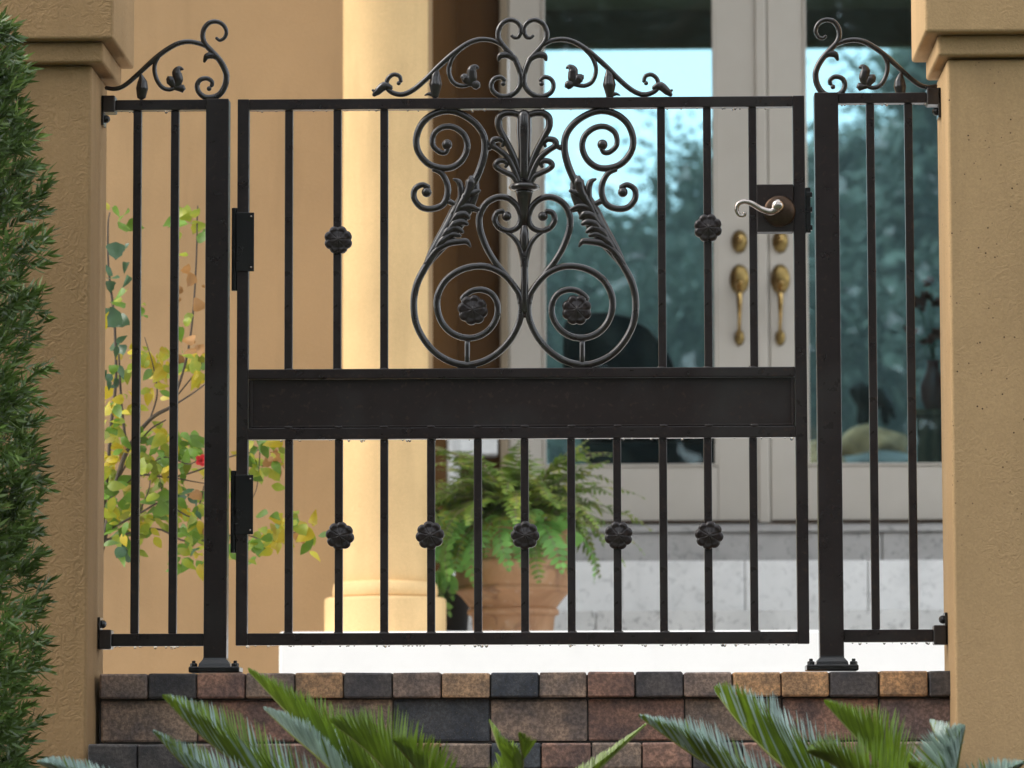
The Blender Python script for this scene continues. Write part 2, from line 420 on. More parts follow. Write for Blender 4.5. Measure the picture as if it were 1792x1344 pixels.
# ------------------------------------------------------------------ front doors
def door(x0, x1, gxa, gxb, hx, label):
    t = thing('front_door', ((x0+x1)/2, YD, zdb), label, 'door', 'pair of glazed front doors')
    zg0 = gz(818, YD, 1150); zg1 = ztop-.14
    y0, y1 = YD-.02, YD+.025
    obj('stile', bx(x0, gxa, y0, y1, zdb, ztop-.004, .003), M['door_paint'], t)
    obj('stile', bx(gxb, x1, y0, y1, zdb, ztop-.004, .003), M['door_paint'], t)
    obj('bottom_rail', bx(gxa+.001, gxb-.001, y0+.001, y1-.001, zdb, zg0, .003), M['door_paint'], t)
    obj('top_rail', bx(gxa+.001, gxb-.001, y0+.001, y1-.001, zg1, ztop-.004, .003), M['door_paint'], t)
    bm = bmesh.new(); e = .012
    box(bm, gxa+.0005, gxa+e, y0-.006, y0+.012, zg0+.0005, zg1, .003); box(bm, gxb-e, gxb-.0005, y0-.006, y0+.012, zg0+.0005, zg1, .003)
    box(bm, gxa+e+.0005, gxb-e-.0005, y0-.006, y0+.012, zg0+.0005, zg0+e, .003)
    obj('glazing_bead', bm, M['door_paint'], t)
    obj('glass_pane', bx(gxa+.002, gxb-.002, YD+.002, YD+.008, zg0+.002, zg1-.002), M['glass'], t)
    k = sc_at(YD)
    bm = bmesh.new(); c = at(hx, 423, y0)
    discy(bm, c, 14*k, 20*k, y0-.014, y0+.001, dome=.012)
    d = obj('deadbolt', bm, M['old_brass'], t, True)
    bm = bmesh.new(); discy(bm, at(hx, 418, y0), 6.5*k, 8*k, y0-.034, y0-.02, dome=.006); obj('lock_cylinder', bm, M['brass'], d, True)
    bm = bmesh.new(); discy(bm, at(hx, 489, y0), 17*k, 26*k, y0-.012, y0+.001, dome=.010)
    h = obj('pull_handle', bm, M['old_brass'], t, True)
    bm = bmesh.new()
    p = [at(hx-1, py, y0)+Vector((0, dy, 0)) for py, dy in ((500, -.01), (508, -.035), (518, -.055), (535, -.062), (555, -.058), (572, -.045), (583, -.022), (588, -.008))]
    tube(bm, crom(p, 5), [4*k, 5*k, 6*k, 5*k, 3.4*k, 3.2*k, 4*k, 5*k], 10); obj('grip', bm, M['brass'], h, True)
    bm = bmesh.new(); tube(bm, crom([at(hx-6, 503, y0)+Vector((0, -.02, 0)), at(hx-1, 496, y0)+Vector((0, -.045, 0)), at(hx+5, 498, y0)+Vector((0, -.05, 0))], 4), [3*k, 5*k, 3*k], 8); obj('thumb_latch', bm, M['brass'], h, True)
    bm = bmesh.new(); discy(bm, at(hx, 591, y0), 9*k, 14*k, y0-.012, y0+.001, dome=.008); obj('boss', bm, M['old_brass'], h, True)
    return t
dl = door(xl0, xl1, gx(950, YD), gx(1255, YD), 1294, 'cream front door with the dark armchair behind its glass')
dr = door(xr0, xr1, gx(1410, YD), xr1-.13, 1365.5, 'cream front door with the animal statue behind its glass')
obj('astragal', bx(gx(1343, YD)+.002, xr0+.008, YD+.0262, YD+.036, zdb+.002, ztop-.008, .002), M['door_paint'], dl)
obj('astragal', bx(gx(1326, YD), gx(1344, YD), YD-.032, YD-.021, zdb+.002, ztop-.008, .004, seg=2), M['door_paint'], dl)
obj('door_sweep', bx(xl0+.003, xl1-.003, YD-.026, YD-.0205, zdb+.001, zdb+.012), M['bronze'], dl)
obj('door_sweep', bx(xr0+.003, xr1-.003, YD-.026, YD-.0205, zdb+.001, zdb+.012), M['bronze'], dr)

# ------------------------------------------------------------------ stone entrance steps
steps = thing('entrance_steps', (1, 5, -.01), kind='structure')
YP = 3.7
px0 = gx(490, YP); zP = gz(1104, YP, 1000)
obj('platform', bx(px0, 6.0, YP, YD-.05, -.01, zP, .006), M['white_stone'], steps)
def riser(Y0, Y1, zb, zt, xs, m, jit):
    for i in range(len(xs)-1):
        o = obj('stone_slab', bx(xs[i]+.0015, xs[i+1]-.0015, Y0+jit*random.random(), Y1, zb, zt, .004), m, steps)
zA = gz(1068, 6.0, 1300); zB = gz(980.5, 6.35, 1300); zC = gz(921, 6.7, 1300)
xst = gx(752, 6.0)
sl = lambda s, n, Y: [xst] + [gx(s+i*n, Y) for i in range(12) if gx(s+i*n, Y) < 3.2] + [3.4]
riser(6.0, 6.345, zP+.001, zA, sl(835, 205, 6.0), M['step_stone'], .003)
riser(6.35, 6.695, zP+.001, zB-.001, sl(870, 215, 6.35), M['pale_stone'], .003)
riser(6.7, YD-.03, zP+.001, zC-.024, sl(850, 230, 6.7), M['grey_stone'], .003)
obj('landing', bx(xst, 3.4, 6.685, YD-.03, zC-.022, zC, .004), M['grey_stone'], steps)
obj('threshold', bx(xj0, xr1+.06, YD-.029, YD+.09, zdb-.14, zdb-.004, .003), M['grey_stone'], steps)

# ------------------------------------------------------------------ column
YC = 4.05; kc = sc_at(YC); cc_ = at(674.5, 900, YC)
colm = thing('column', (cc_.x, YC, zP), 'round cream column on a drum base at the edge of the white platform', 'column')
zs = lambda py: gz(py, YC, 675)
bm = lathe(bmesh.new(), [(75*kc, zs(1020)), (75*kc, RZ-.12), (90*kc, RZ-.10), (94*kc, RZ-.05), (94*kc, RZ-.002)], (cc_.x, YC, 0), 72); obj('shaft', bm, M['column_stucco'], colm, False)
for p in colm.children[0].data.polygons: p.use_smooth = len(p.vertices) == 4
bm = lathe(bmesh.new(), [(86*kc, zs(1046)), (91*kc, zs(1044)), (92*kc, zs(1036)), (90*kc, zs(1024)), (86*kc, zs(1020)), (74*kc, zs(1018.5))], (cc_.x, YC, 0), 72); obj('base_ring', bm, M['column_stucco'], colm, True)
bm = lathe(bmesh.new(), [(106*kc, zP+.001), (106*kc, zs(1053)), (105*kc, zs(1049)), (101*kc, zs(1046.5)), (60*kc, zs(1046))], (cc_.x, YC, 0), 72); obj('base_drum', bm, M['column_stucco'], colm, True)
for ch in colm.children:
    me = ch.data
    try: me.set_sharp_from_angle(angle=math.radians(50))
    except Exception: pass

# ------------------------------------------------------------------ gate pillars
PY0, PY1 = -.17, .08
def pillar(side, xe, m, label):
    t = thing('gate_pillar', (xe+side*.24, -.04, -1.0), label, 'pillar', 'stucco pillars flanking the gate')
    def b(x_in, dy, z0, z1, bev=.006):
        xo = xe+side*(.48+(dy))
        return bx(min(x_in, xo), max(x_in, xo), PY0-dy, PY1+dy, z0, z1, bev, seg=3)
    k = S
    zc0 = gz(104, PY0-.026); zc1 = gz(63, PY0-.049)
    obj('shaft', b(xe, 0, -1.0, zc0-.001), m, t)
    return t, b, zc0, zc1
xL = gx(156.5, PY0); xR = gx(1664.5, PY0)
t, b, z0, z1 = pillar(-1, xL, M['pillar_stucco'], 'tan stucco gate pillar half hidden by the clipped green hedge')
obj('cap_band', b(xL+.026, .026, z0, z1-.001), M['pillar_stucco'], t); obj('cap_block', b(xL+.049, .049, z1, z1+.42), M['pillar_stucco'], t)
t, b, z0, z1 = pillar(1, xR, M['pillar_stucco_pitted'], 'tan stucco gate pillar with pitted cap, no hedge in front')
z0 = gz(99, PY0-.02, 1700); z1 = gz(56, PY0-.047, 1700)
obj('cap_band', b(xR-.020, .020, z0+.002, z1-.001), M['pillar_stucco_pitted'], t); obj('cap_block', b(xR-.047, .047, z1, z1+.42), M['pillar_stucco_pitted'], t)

# ------------------------------------------------------------------ brick steps
bs = thing('brick_steps', (0, 0, -1.0), kind='structure')
CT = {'t': (0.6, 0.388, 0.225), 'o': (0.65, 0.388, 0.194), 'r': (0.4, 0.225, 0.165), 'b': (0.312, 0.231, 0.188), 'd': (0.105, 0.095, 0.097), 'g': (0.085, 0.098, 0.118), 'm': (0.413, 0.3, 0.225), 'p': (0.25, 0.175, 0.163)}
def brick(x0, x1, y0, y1, z0, z1, c):
    g = .0013
    j = random.uniform(-.0012, .0012)
    bm = bx(x0+g, x1-g, y0+j, y1, z0+g, z1-g+j*.8, .004, seg=2)
    for v in bm.verts:
        v.co += Vector((random.uniform(-1, 1), random.uniform(-1, 1), random.uniform(-1, 1)))*.0006
    o = obj('brick', bm, M['brick'], bs)
    k = random.uniform(.9, 1.12); q = CT[c]
    o.color = (q[0]*k, q[1]*k, q[2]*k, 1)
YF = -.06
zt = gz(1175.5, YF); zc = gz(1221.5, YF)
xs = [173, 258.5, 344, 429, 515.5, 601, 686.5, 772.5, 858, 943, 1027, 1111.5, 1196, 1281.5, 1367, 1451.5, 1538.5, 1625, 1668]
for i, c in enumerate('bdrmodbtgmrdbood' + 'od'): brick(gx(xs[i], YF, 1200), gx(xs[i+1], YF, 1200), YF, YF+.20, zc, zt, c)
YR = YF+.02
zr0 = gz(1298, YR)
xs = [175, 346, 516.5, 688, 858, 1028.5, 1198, 1368.5, 1538, 1668]
for i, c in enumerate('mrmgmrmrp'): brick(gx(xs[i], YR, 1260), gx(xs[i+1], YR, 1260), YR, YR+.06, zr0, zc-.001, c)
YL = YF-.30
zl = gz(1299, YL); zl0 = zl-(zt-zc)
xs = [152+i*88.3 for i in range(18)]
for i, c in enumerate('ddbmrbomgrmrdrbrm'): brick(gx(xs[i], YL, 1320), gx(xs[i+1], YL, 1320), YL, YL+.20 if YL+.2 < YR else YR, zl0, zl, c)
for i in range(17):
    brick(gx(xs[i], YL, 1320), gx(xs[i+1], YL, 1320), YL+.202, YR-.002, zl0, zl-.001, random.choice('bdrmo'))
for i, c in enumerate('brmdrmbrm'): brick(gx(152+i*176, YL, 1320), gx(152+(i+1)*176, YL, 1320) if i < 8 else gx(xs[-1], YL, 1320), YL+.02, YL+.08, zl0-.1, zl0-.001, c)
bm = bx(gx(176, YF), gx(1662, YF), YR+.004, YF+.196, zr0-.05, zt-.006); box(bm, gx(156, YL), gx(1650, YL), YL+.03, YR+.003, -1.0, zl-.008)
obj('mortar_bed', bm, M['mortar'], bs)

# ------------------------------------------------------------------ ironwork
def droplets(parent, x0, x1, z, y, n, seed):
    rr = random.Random(seed); bm = bmesh.new()
    for i in range(n):
        x = rr.uniform(x0, x1); r = rr.uniform(.0010, .0022) if rr.random() < .85 else rr.uniform(.0025, .0036)
        ball(bm, (x, y+rr.uniform(-.008, .006), z-r*.5), r, 1, 1, 1.25, 8, 6)
    obj('water_drops', bm, M['water'], parent, True, kind='stuff')
def rosette(parent, px, py, y, rpx, name='rosette'):
    c = at(px, py, y); R = rpx*S; bm = bmesh.new()
    seg, nr, pet = 96, 10, 8
    ph = random.uniform(0, .7)
    rings = []
    for i in range(nr+1):
        q = i/nr
        ring = []
        for k in range(seg):
            th = 2*math.pi*k/seg
            pc = abs(math.cos(pet*(th+ph)/2))
            edge = .86+.14*pc**.6
            r = R*q*edge
            h = .0065*(1-q**3) + .0026*(pc**.5-.6)*min(1, q*1.8) - .0022*math.exp(-((q-.55)/.2)**2)*pc + .0016*math.exp(-((q-.82)/.09)**2) + (.002 if q < .15 else 0)
            ring.append(bm.verts.new((c.x+r*math.cos(th), y-.004-h, c.z+r*math.sin(th))))
        rings.append(ring)
    back = [bm.verts.new((v.co.x, y+.006, v.co.z)) for v in rings[-1]]
    rings.append(back)
    for a_, b_ in zip(rings, rings[1:]):
        for k in range(seg):
            try: bm.faces.new((a_[k], b_[k], b_[(k+1) % seg], a_[(k+1) % seg]))
            except ValueError: pass
    bm.faces.new(back)
    bmesh.ops.remove_doubles(bm, verts=rings[0], dist=1e-6)
    bmesh.ops.recalc_face_normals(bm, faces=bm.faces)
    return obj(name, bm, M['iron'], parent, True)
IR = M['iron']
def bar(name, parent, px0, px1, py0, py1, d=.008, y=0.0, bev=.0016, m=None, X=None):
    x0, x1 = X or (gx(px0, 0, (py0+py1)/2), gx(px1, 0, (py0+py1)/2))
    return obj(name, bx(x0, x1, y-d, y+d, gz(py1), gz(py0), bev, seg=2), m or IR, parent)

gate = thing('garden_gate', (gx(914), 0, gz(1128)), 'black wrought iron garden gate with scrollwork crest and solid middle panel', 'gate')
zt_g = gz(172)
# frame (stiles run full height, rails butt between them)
bar('stile', gate, 415, 435, 172, 1128.5, .0125, X=(gx(415), gx(435))); bar('stile', gate, 1391, 1411.5, 172, 1128.5, .0125, X=(gx(1391), gx(1411.5)))
SX = (gx(435)+.0003, gx(1391)-.0003)
bar('top_rail', gate, 435.3, 1390.7, 172.5, 191, .0125, X=SX)
bar('bottom_rail', gate, 435.3, 1390.7, 1107, 1128, .0125, X=SX)
bar('middle_rail', gate, 435.3, 1390.7, 645, 662, .0125, X=SX)
bar('middle_rail', gate, 435.3, 1390.7, 748, 768, .0125, X=SX)
bar('middle_panel', gate, 435.6, 1390.4, 662.3, 747.7, .003, .002, .0004, M['iron_panel'], X=(SX[0]+.0002, SX[1]-.0002))
bm = bmesh.new()
for x0, x1, y0, y1 in ((437, 442, 664, 746), (1385, 1389.5, 664, 746), (443, 1384, 744, 747.2)):
    box(bm, gx(x0), gx(x1), -.0085, -.0012, gz(y1), gz(y0), .001)
obj('panel_bead', bm, M['iron_panel'], gate)
for px in (505.5, 590.5, 672.5, 1158, 1238.5, 1318): bar('picket', gate, px-7, px+7, 191.3, 644.7)
for px in (505.5, 593, 672.5, 754.5, 836.5, 918.5, 1000, 1080.5, 1161, 1239.5, 1319): bar('picket', gate, px-7, px+7, 768.3, 1106.7)
for px, py in ((592, 420), (1239, 399), (595, 938), (752.5, 937), (919, 937), (1082.5, 937), (1241, 937)): rosette(gate, px, py, -.012, 25)
# little weld collars where the pickets meet the rails
bm = bmesh.new()
for px in (505.5, 590.5, 672.5, 1158, 1238.5, 1318): ball(bm, (gx(px), 0, gz(645)), .0105, 1, 1, .4, 10, 6)
for px in (505.5, 593, 672.5, 754.5, 836.5, 918.5, 1000, 1080.5, 1161, 1239.5, 1319):
    ball(bm, (gx(px), -.0, gz(1107)), .0105, 1, 1, .4, 10, 6); ball(bm, (gx(px), -.011, gz(747)), .009, 1, .3, .4, 10, 6)
obj('weld_beads', bm, IR, gate, True, kind='stuff')

# scrollwork traced as centre lines, mirrored about the middle of the gate
def path(fn, pts, mir, cx):
    return [fn(2*cx-x if mir else x, y) for x, y in pts]
def scroll(name, parent, pts, rad, px_of, cx, y=0.0, eye=None, n=8, seg=10, both=True, flat=1.0):
    for mir in ((False, True) if both else (False,)):
        P = []
        for p in pts:
            X, Y_ = px_of(*p)
            P.append(at(2*cx-X if mir else X, Y_, y))
        bm = bmesh.new(); tube(bm, crom(P, n), [r*S*TH for r in rad] if isinstance(rad, (list, tuple)) else rad*S*TH, seg, flat)
        if eye:
            X, Y_ = px_of(eye[0], eye[1]); c = at(2*cx-X if mir else X, Y_, y-.001)
            ball(bm, c, eye[2]*S, 1, .9, 1, 14, 10)
        obj(name, bm, M['iron_wet'], parent, True)
TH = 1.12
LY = lambda x, y: (700+x/2.8, 180+y/2.8)
lc = 918.3
scroll('lyre_scroll', gate, [(985, 215), (1000, 243), (1030, 240), (1062, 205), (1055, 150), (1010, 118), (955, 122), (907, 160), (893, 215), (915, 275), (965, 315), (1025, 320), (1085, 298), (1130, 245), (1143, 180), (1120, 110), (1070, 62), (1000, 40), (930, 52), (860, 95), (815, 155), (806, 225), (822, 300), (850, 370), (890, 450), (935, 555), (985, 640), (1040, 720), (1095, 800), (1138, 885), (1155, 975), (1145, 1075), (1105, 1160), (1045, 1228), (970, 1270), (895, 1284), (810, 1265), (735, 1218), (675, 1150), (637, 1070), (628, 1000), (640, 930)],
       [4.2, 4.6, 5.2, 5.6, 5.6, 5.6, 6.2, 6.2, 5.8, 5.6, 5.6, 5.6], LY, lc, 0, (992, 205, 9.5))
scroll('rosette_scroll', gate, [(632, 985), (640, 935), (690, 865), (740, 825), (800, 803), (870, 803), (940, 826), (1000, 872), (1036, 940), (1040, 1010), (1015, 1080), (965, 1130), (900, 1152), (835, 1143), (780, 1105), (747, 1045), (746, 985), (770, 940), (815, 917), (865, 920), (905, 945), (918, 965)],
       [5, 5.4, 5.6, 5.6, 5.4, 5.2, 5, 4.4], LY, lc, -.001)
for mir in (0, 1):
    X, Y_ = LY(866, 1015); rosette(gate, 2*lc-X if mir else X, Y_, -.007, 26.5)
scroll('heart_scroll', gate, [(630, 975), (645, 920), (700, 850), (760, 775), (805, 695), (832, 610), (830, 545), (800, 492), (745, 463), (690, 470), (648, 508), (630, 560), (645, 608), (690, 628), (735, 612), (758, 575), (748, 540), (715, 530)],
       [4.2, 5, 5.6, 5.6, 5.4, 5, 4.8, 5, 4.4], LY, lc, .001, (700, 556, 9))
scroll('small_scroll', gate, [(1060, 325), (1020, 345), (992, 395), (990, 450), (1015, 500), (1070, 520), (1120, 510), (1152, 470), (1150, 425), (1115, 402), (1080, 415)],
       [4.4, 5.2, 5.4, 5.2, 5, 4.4], LY, lc, 0, (1092, 438, 9))
scroll('stay', gate, [(893, 1150), (893, 1284)], 4.2, LY, lc, .001, None, 3)
scroll('stay', gate, [(940, 505), (985, 482)], [4.2, 5], LY, lc, .001, None, 3)
scroll('stay', gate, [(822, 530), (868, 522)], [4, 4], LY, lc, .001, (838, 524, 5.5), 3)
scroll('stay', gate, [(770, 218), (806, 220)], 3.6, LY, lc, .001, (785, 219, 5.5), 3)
scroll('foot_collar', gate, [(850, 1296), (893, 1286), (940, 1296)], [2.5, 6.5, 2.5], LY, lc, 0, None, 4)
# acanthus leaves on the lyre: a fan of curling lobes
AC = lambda x, y: (980+x/6.72, 280+y/6.72)
for pts, rad in (
    ([(500, 860), (360, 560), (260, 400), (220, 250), (225, 185)], [2, 6, 8, 8.5, 1.5]),
    ([(440, 640), (350, 470), (335, 350), (360, 260), (425, 222)], [3, 5, 5.5, 5, 1.8]),
    ([(390, 560), (290, 430), (200, 390), (110, 358)], [3, 7, 6.5, 2.5]),
    ([(430, 640), (330, 560), (230, 545), (120, 585)], [3, 6, 5, 2.5]),
    ([(480, 780), (380, 660), (290, 640), (238, 690)], [3, 7, 6.5, 3]),
    ([(520, 880), (420, 760), (330, 730), (255, 755)], [3, 7, 6.5, 3]),
    ([(590, 980), (500, 850), (400, 800), (310, 850)], [3, 7, 6, 3]),
    ([(640, 1060), (560, 960), (450, 880), (340, 890)], [3, 7, 6, 3]),
    ([(760, 1230), (640, 1080), (500, 985), (360, 960), (270, 960), (222, 1020)], [3, 5, 6, 5.5, 5, 1.5])):
    scroll('acanthus_lobe', gate, pts, rad, AC, lc, -.004, None, 6, 8, True, .75)
scroll('acanthus_leaf', gate, [(800, 1290), (700, 1120), (590, 960), (480, 800), (390, 640), (310, 500), (250, 370), (222, 240), (224, 180)], [4, 9, 13, 16, 17, 16, 14, 9, 1.5], lambda x, y: AC(x-30, y), lc, .001, None, 6, 12, True, .42)
# central stem, vase, collar and palmette
PL = lambda x, y: (840+x/4.48, 180+y/4.48)
def pz(y): return gz(180+y/4.48)
c0 = gx(lc)
def flatrod(name, prof, fl=.75):
    bm = bmesh.new(); tube(bm, [Vector((c0, 0, z)) for z, r in prof], [r*S for z, r in prof], 16, 1); 
    n = len(prof)
    return obj(name, bm, IR, gate, True)
def rod(name, prof):
    bm = lathe(bmesh.new(), [(r*S, gz(y)) for y, r in prof], (c0, 0, 0), 20); return obj(name, bm, M['iron_wet'], gate, True)
rod('stem', [(556, 3), (545, 7.5), (510, 7), (470, 6.5), (440, 6), (420, 4)])
rod('bud', [(446, 5), (430, 8), (410, 8.5), (398, 6), (385, 3)])
rod('vase', [(395, 5.5), (375, 7.5), (362, 9), (350, 12), (338, 15), (334, 16)])
rod('collar', [(334, 20), (331, 26), (328, 27.5), (324, 26), (321, 18)])
rod('petal', [(321, 9), (300, 10.5), (270, 10.5), (230, 13.5), (205, 13), (197, 11), (193, 5)])
PC = lc
scroll('petal', gate, [(365, 625), (395, 500), (440, 385), (500, 270), (540, 190), (540, 120), (500, 85), (440, 80), (390, 92), (352, 85)], [5, 5.5, 5.5, 5.5, 6, 6, 6, 5.5, 4.5], PL, PC+(-1.5), -.002, None, 7, 9)
scroll('petal', gate, [(380, 625), (420, 520), (470, 430), (540, 370), (590, 335), (585, 295), (535, 285), (505, 310), (515, 345)], [5, 5, 5, 5, 5.5, 5, 4.2, 2.5], PL, PC-1.5, -.003, None, 7, 9)
scroll('petal', gate, [(395, 630), (430, 575), (480, 550), (540, 520), (565, 490), (545, 460), (500, 455), (478, 480), (490, 505)], [5, 5, 4.5, 5, 4.8, 4.2, 2.5], PL, PC-1.5, -.003, None, 7, 9)
scroll('tendril', gate, [(352, 1290), (365, 1190), (395, 1110), (440, 1050), (490, 1015)], [5.5, 5.5, 4.5, 3.8, 3], PL, PC-.5, 0, None, 6, 9)
# crest
CR = lambda x, y: (640+x/3.2, 20+y/3.2)
cx_ = 914.2
def crest(parent, full=True):
    pass
crest_o = gate
scroll('crest_scroll', gate, [(905, 148), (890, 125), (888, 88), (912, 58), (950, 48), (990, 68), (1012, 110), (1008, 158), (975, 205), (925, 262), (893, 330), (886, 390), (905, 440), (950, 472), (1000, 474), (1040, 450), (1052, 410), (1035, 378), (1000, 368), (975, 388)],
       [3.4, 3.8, 4, 4.4, 4.6, 4.8, 4.6, 4.4, 4, 3.8, 3.4], CR, cx_, 0, (985, 405, 4.6))
scroll('crest_curl', gate, [(888, 118), (897, 142), (920, 148), (940, 135)], [3.4, 3.2, 2.6], CR, cx_, 0, None, 6)
scroll('crest_arch', gate, [(985, 195), (1040, 165), (1110, 157), (1180, 178), (1260, 232), (1340, 302), (1420, 382), (1490, 440), (1550, 465), (1605, 455), (1637, 425), (1632, 380), (1600, 354), (1566, 364), (1558, 395)],
       [3.4, 4.2, 4.4, 4.4, 4.2, 3.8, 3.6, 3.4], CR, cx_, 0, (1570, 402, 4))
scroll('crest_vine', gate, [(1215, 200), (1268, 258), (1290, 325), (1272, 388), (1232, 415), (1180, 412), (1140, 395)], [3.4, 3.8, 3.8, 3.6, 3], CR, cx_, 0, None)
def leafset(parent, prs, fn, cx, both=True):
    for pts, rad in prs:
        scroll('crest_leaf', parent, pts, rad, fn, cx, -.002, None, 6, 9, both, .6)
leafset(gate, [([(1175, 415), (1160, 375), (1160, 330), (1140, 312), (1122, 318)], [4, 8, 8, 5, 1.5]), ([(1165, 410), (1195, 375), (1215, 362)], [5, 8, 4.5]), ([(1165, 400), (1140, 410), (1125, 418)], [5, 7.5, 6.5]),
               ([(1352, 318), (1362, 360), (1364, 410), (1366, 445), (1368, 478)], [1.5, 7.5, 10.5, 8, 6]), ([(1368, 470), (1400, 462), (1425, 470)], [4, 3, 1]),
               ([(1610, 430), (1650, 418), (1690, 450), (1712, 470)], [4, 7.5, 6, 3]), ([(1690, 455), (1718, 440)], [3, 2]),
               ([(895, 300), (925, 262), (965, 243), (1000, 250), (1012, 276)], [2.5, 5.5, 6, 5.5, 2])], CR, cx_)
# hinges, latch box, lever handle
def hinge(py0, py1, pp0, pp1):
    bm = bmesh.new(); x = gx(410)
    bm = lathe(bm, [(.0052, gz(py1)), (.0058, gz(py1-1)), (.0058, gz(py0+1)), (.0052, gz(py0))], (x, -.006, 0), 14)
    box(bm, gx(405.5), gx(414.7), -.004, .012, gz(py1-22), gz(py0+6), .001)
    h = obj('hinge', bm, M['black_steel'], gate, False)
    obj('hinge_leaf', bx(gx(414), gx(445), -.0165, -.0130, gz(pp1), gz(pp0), .0008), M['black_steel'], h)
    bm = bmesh.new()
    for q in (pp0+7, pp1-7): discy(bm, Vector((gx(440), 0, gz(q))), .0022, .0022, -.0182, -.0160, 10, .0008)
    obj('screws', bm, M['nickel'], h, True)
hinge(362, 507, 371, 474); hinge(822, 966, 830, 934)
lb = obj('latch_box', bx(gx(1326), gx(1390.5), -.019, .019, gz(410), gz(327.5), .0015), M['iron_panel'], gate)
bm = bmesh.new(); discy(bm, at(1364, 370, -.019), 28*S, 28*S, -.026, -.018, 36, .003); obj('rose', bm, M['bronze'], lb, True)
bm = bmesh.new(); discy(bm, at(1361, 362, -.03), 11.5*S, 11.5*S, -.052, -.024, 24, .005)
P = [at(x, y, -.045) for x, y in ((1360, 366), (1348, 371), (1332, 366), (1317, 357), (1303, 353), (1292, 357), (1289, 367), (1294, 377), (1302, 377), (1303, 372))]
tube(bm, crom(P, 6), [r*S for r in (8, 6.5, 5.6, 5, 4.6, 4.2, 3.6, 3.2, 3, 3.2)], 12)
obj('lever_handle', bm, M['nickel'], lb, True)
bm = bx(gx(1412), gx(1421), -.008, .010, gz(411), gz(332), .001)
for z in (340, 366, 398): box(bm, gx(1413), gx(1424), -.011, .0, gz(z+9), gz(z), .001)
obj('latch_strike', bm, M['black_steel'], gate)
droplets(gate, gx(430), gx(1400), gz(1128), 0, 95, 3); droplets(gate, gx(440), gx(1385), gz(191), 0, 60, 4); droplets(gate, gx(440), gx(1385), gz(768), 0, 40, 5)

def fence(px_post0, px_post1, px_wall, pickets, ytop, dy, label, side):
    t = thing('fence_panel', ((gx(px_post0)+gx(px_post1))/2, 0, gz(1172)), label, 'fence', 'iron fence panels beside the gate')
    po = bar('post', t, px_post0, px_post1, ytop, 1160, .022, 0, .002, X=(gx(px_post0), gx(px_post1)))
    xw = xR if side > 0 else xL
    FX = (gx(px_post1)+.0003, xw-.0285) if side > 0 else (xw+.0285, gx(px_post0)-.0003)
    bm = lathe(bmesh.new(), [(.0455, gz(1166)), (.0435, gz(1160)), (.034, gz(1153)), (.033, gz(1150))], ((gx(px_post0)+gx(px_post1))/2, 0, 0), 4)
    bmesh.ops.rotate(bm, verts=bm.verts, cent=((gx(px_post0)+gx(px_post1))/2, 0, 0), matrix=Matrix.Rotation(math.pi/4, 3, 'Z'))
    for v in bm.verts: pass
    box(bm, gx(px_post0-24), gx(px_post1+24), -.04, .04, zt+.001, gz(1165.5), .002)
    obj('base_plate', bm, M['black_steel'], t)
    for px in (px_post0-16, px_post1+16):
        bm = bmesh.new()
        lathe(bm, [(.0075, gz(1165.3)), (.0075, gz(1161)), (.006, gz(1159.5))], (gx(px), -.028, 0), 6); lathe(bm, [(.0038, gz(1161)), (.0038, gz(1156)), (.003, gz(1155))], (gx(px), -.028, 0), 8)
        obj('anchor_bolt', bm, M['black_steel'], t)
    a0, a1 = (px_post1+.3, px_wall) if side > 0 else (px_wall, px_post0-.3)
    bar('top_rail', t, a0, a1, ytop, ytop+18, .0125, X=FX)
    bar('bottom_rail', t, a0, a1, 1107+dy, 1129+dy, .0125, X=FX)
    for px in pickets: bar('picket', t, px-7.2, px+7.2, ytop+18.3, 1106.7+dy)
    for y0, y1, yb in ((ytop-7, ytop+22, ytop+33), (1100+dy, 1134+dy, 1090+dy)):
        w0, w1 = sorted((xw-side*.0005, xw-side*.0282))
        br = obj('wall_bracket', bx(w0, w1, -.021, .021, gz(y1), gz(y0), .002), IR, t)
        bm = bx(min(xw-side*.006, xw-side*.0004), max(xw-side*.006, xw-side*.0004), -.021, .021, gz(max(y1, yb+12)), gz(min(y0, yb-12)), .001)
        ball(bm, (xw-side*.009, -.008, gz(yb)), .0085, 1.0, 1, 1, 8, 6)
        obj('bracket_bolt', bm, M['black_steel'], br)
    droplets(t, gx(min(a0, a1)), gx(max(a0, a1)), gz(1129+dy), 0, 16, 11+int(px_wall)); droplets(t, gx(min(a0, a1)), gx(max(a0, a1)), gz(ytop+18), 0, 16, 12+int(px_wall))
    return t
FL = fence(360, 400, 172.5, (238.5, 304.5), 172, 0, 'narrow black iron fence panel in front of the yellowing shrub', -1)
FR = fence(1429, 1471, 1657, (1527.5, 1594.5), 168, -3, 'narrow black iron fence panel in front of the right glass door', 1)
SL = lambda x, y: (150+x/6.18, 20+y/6.18)
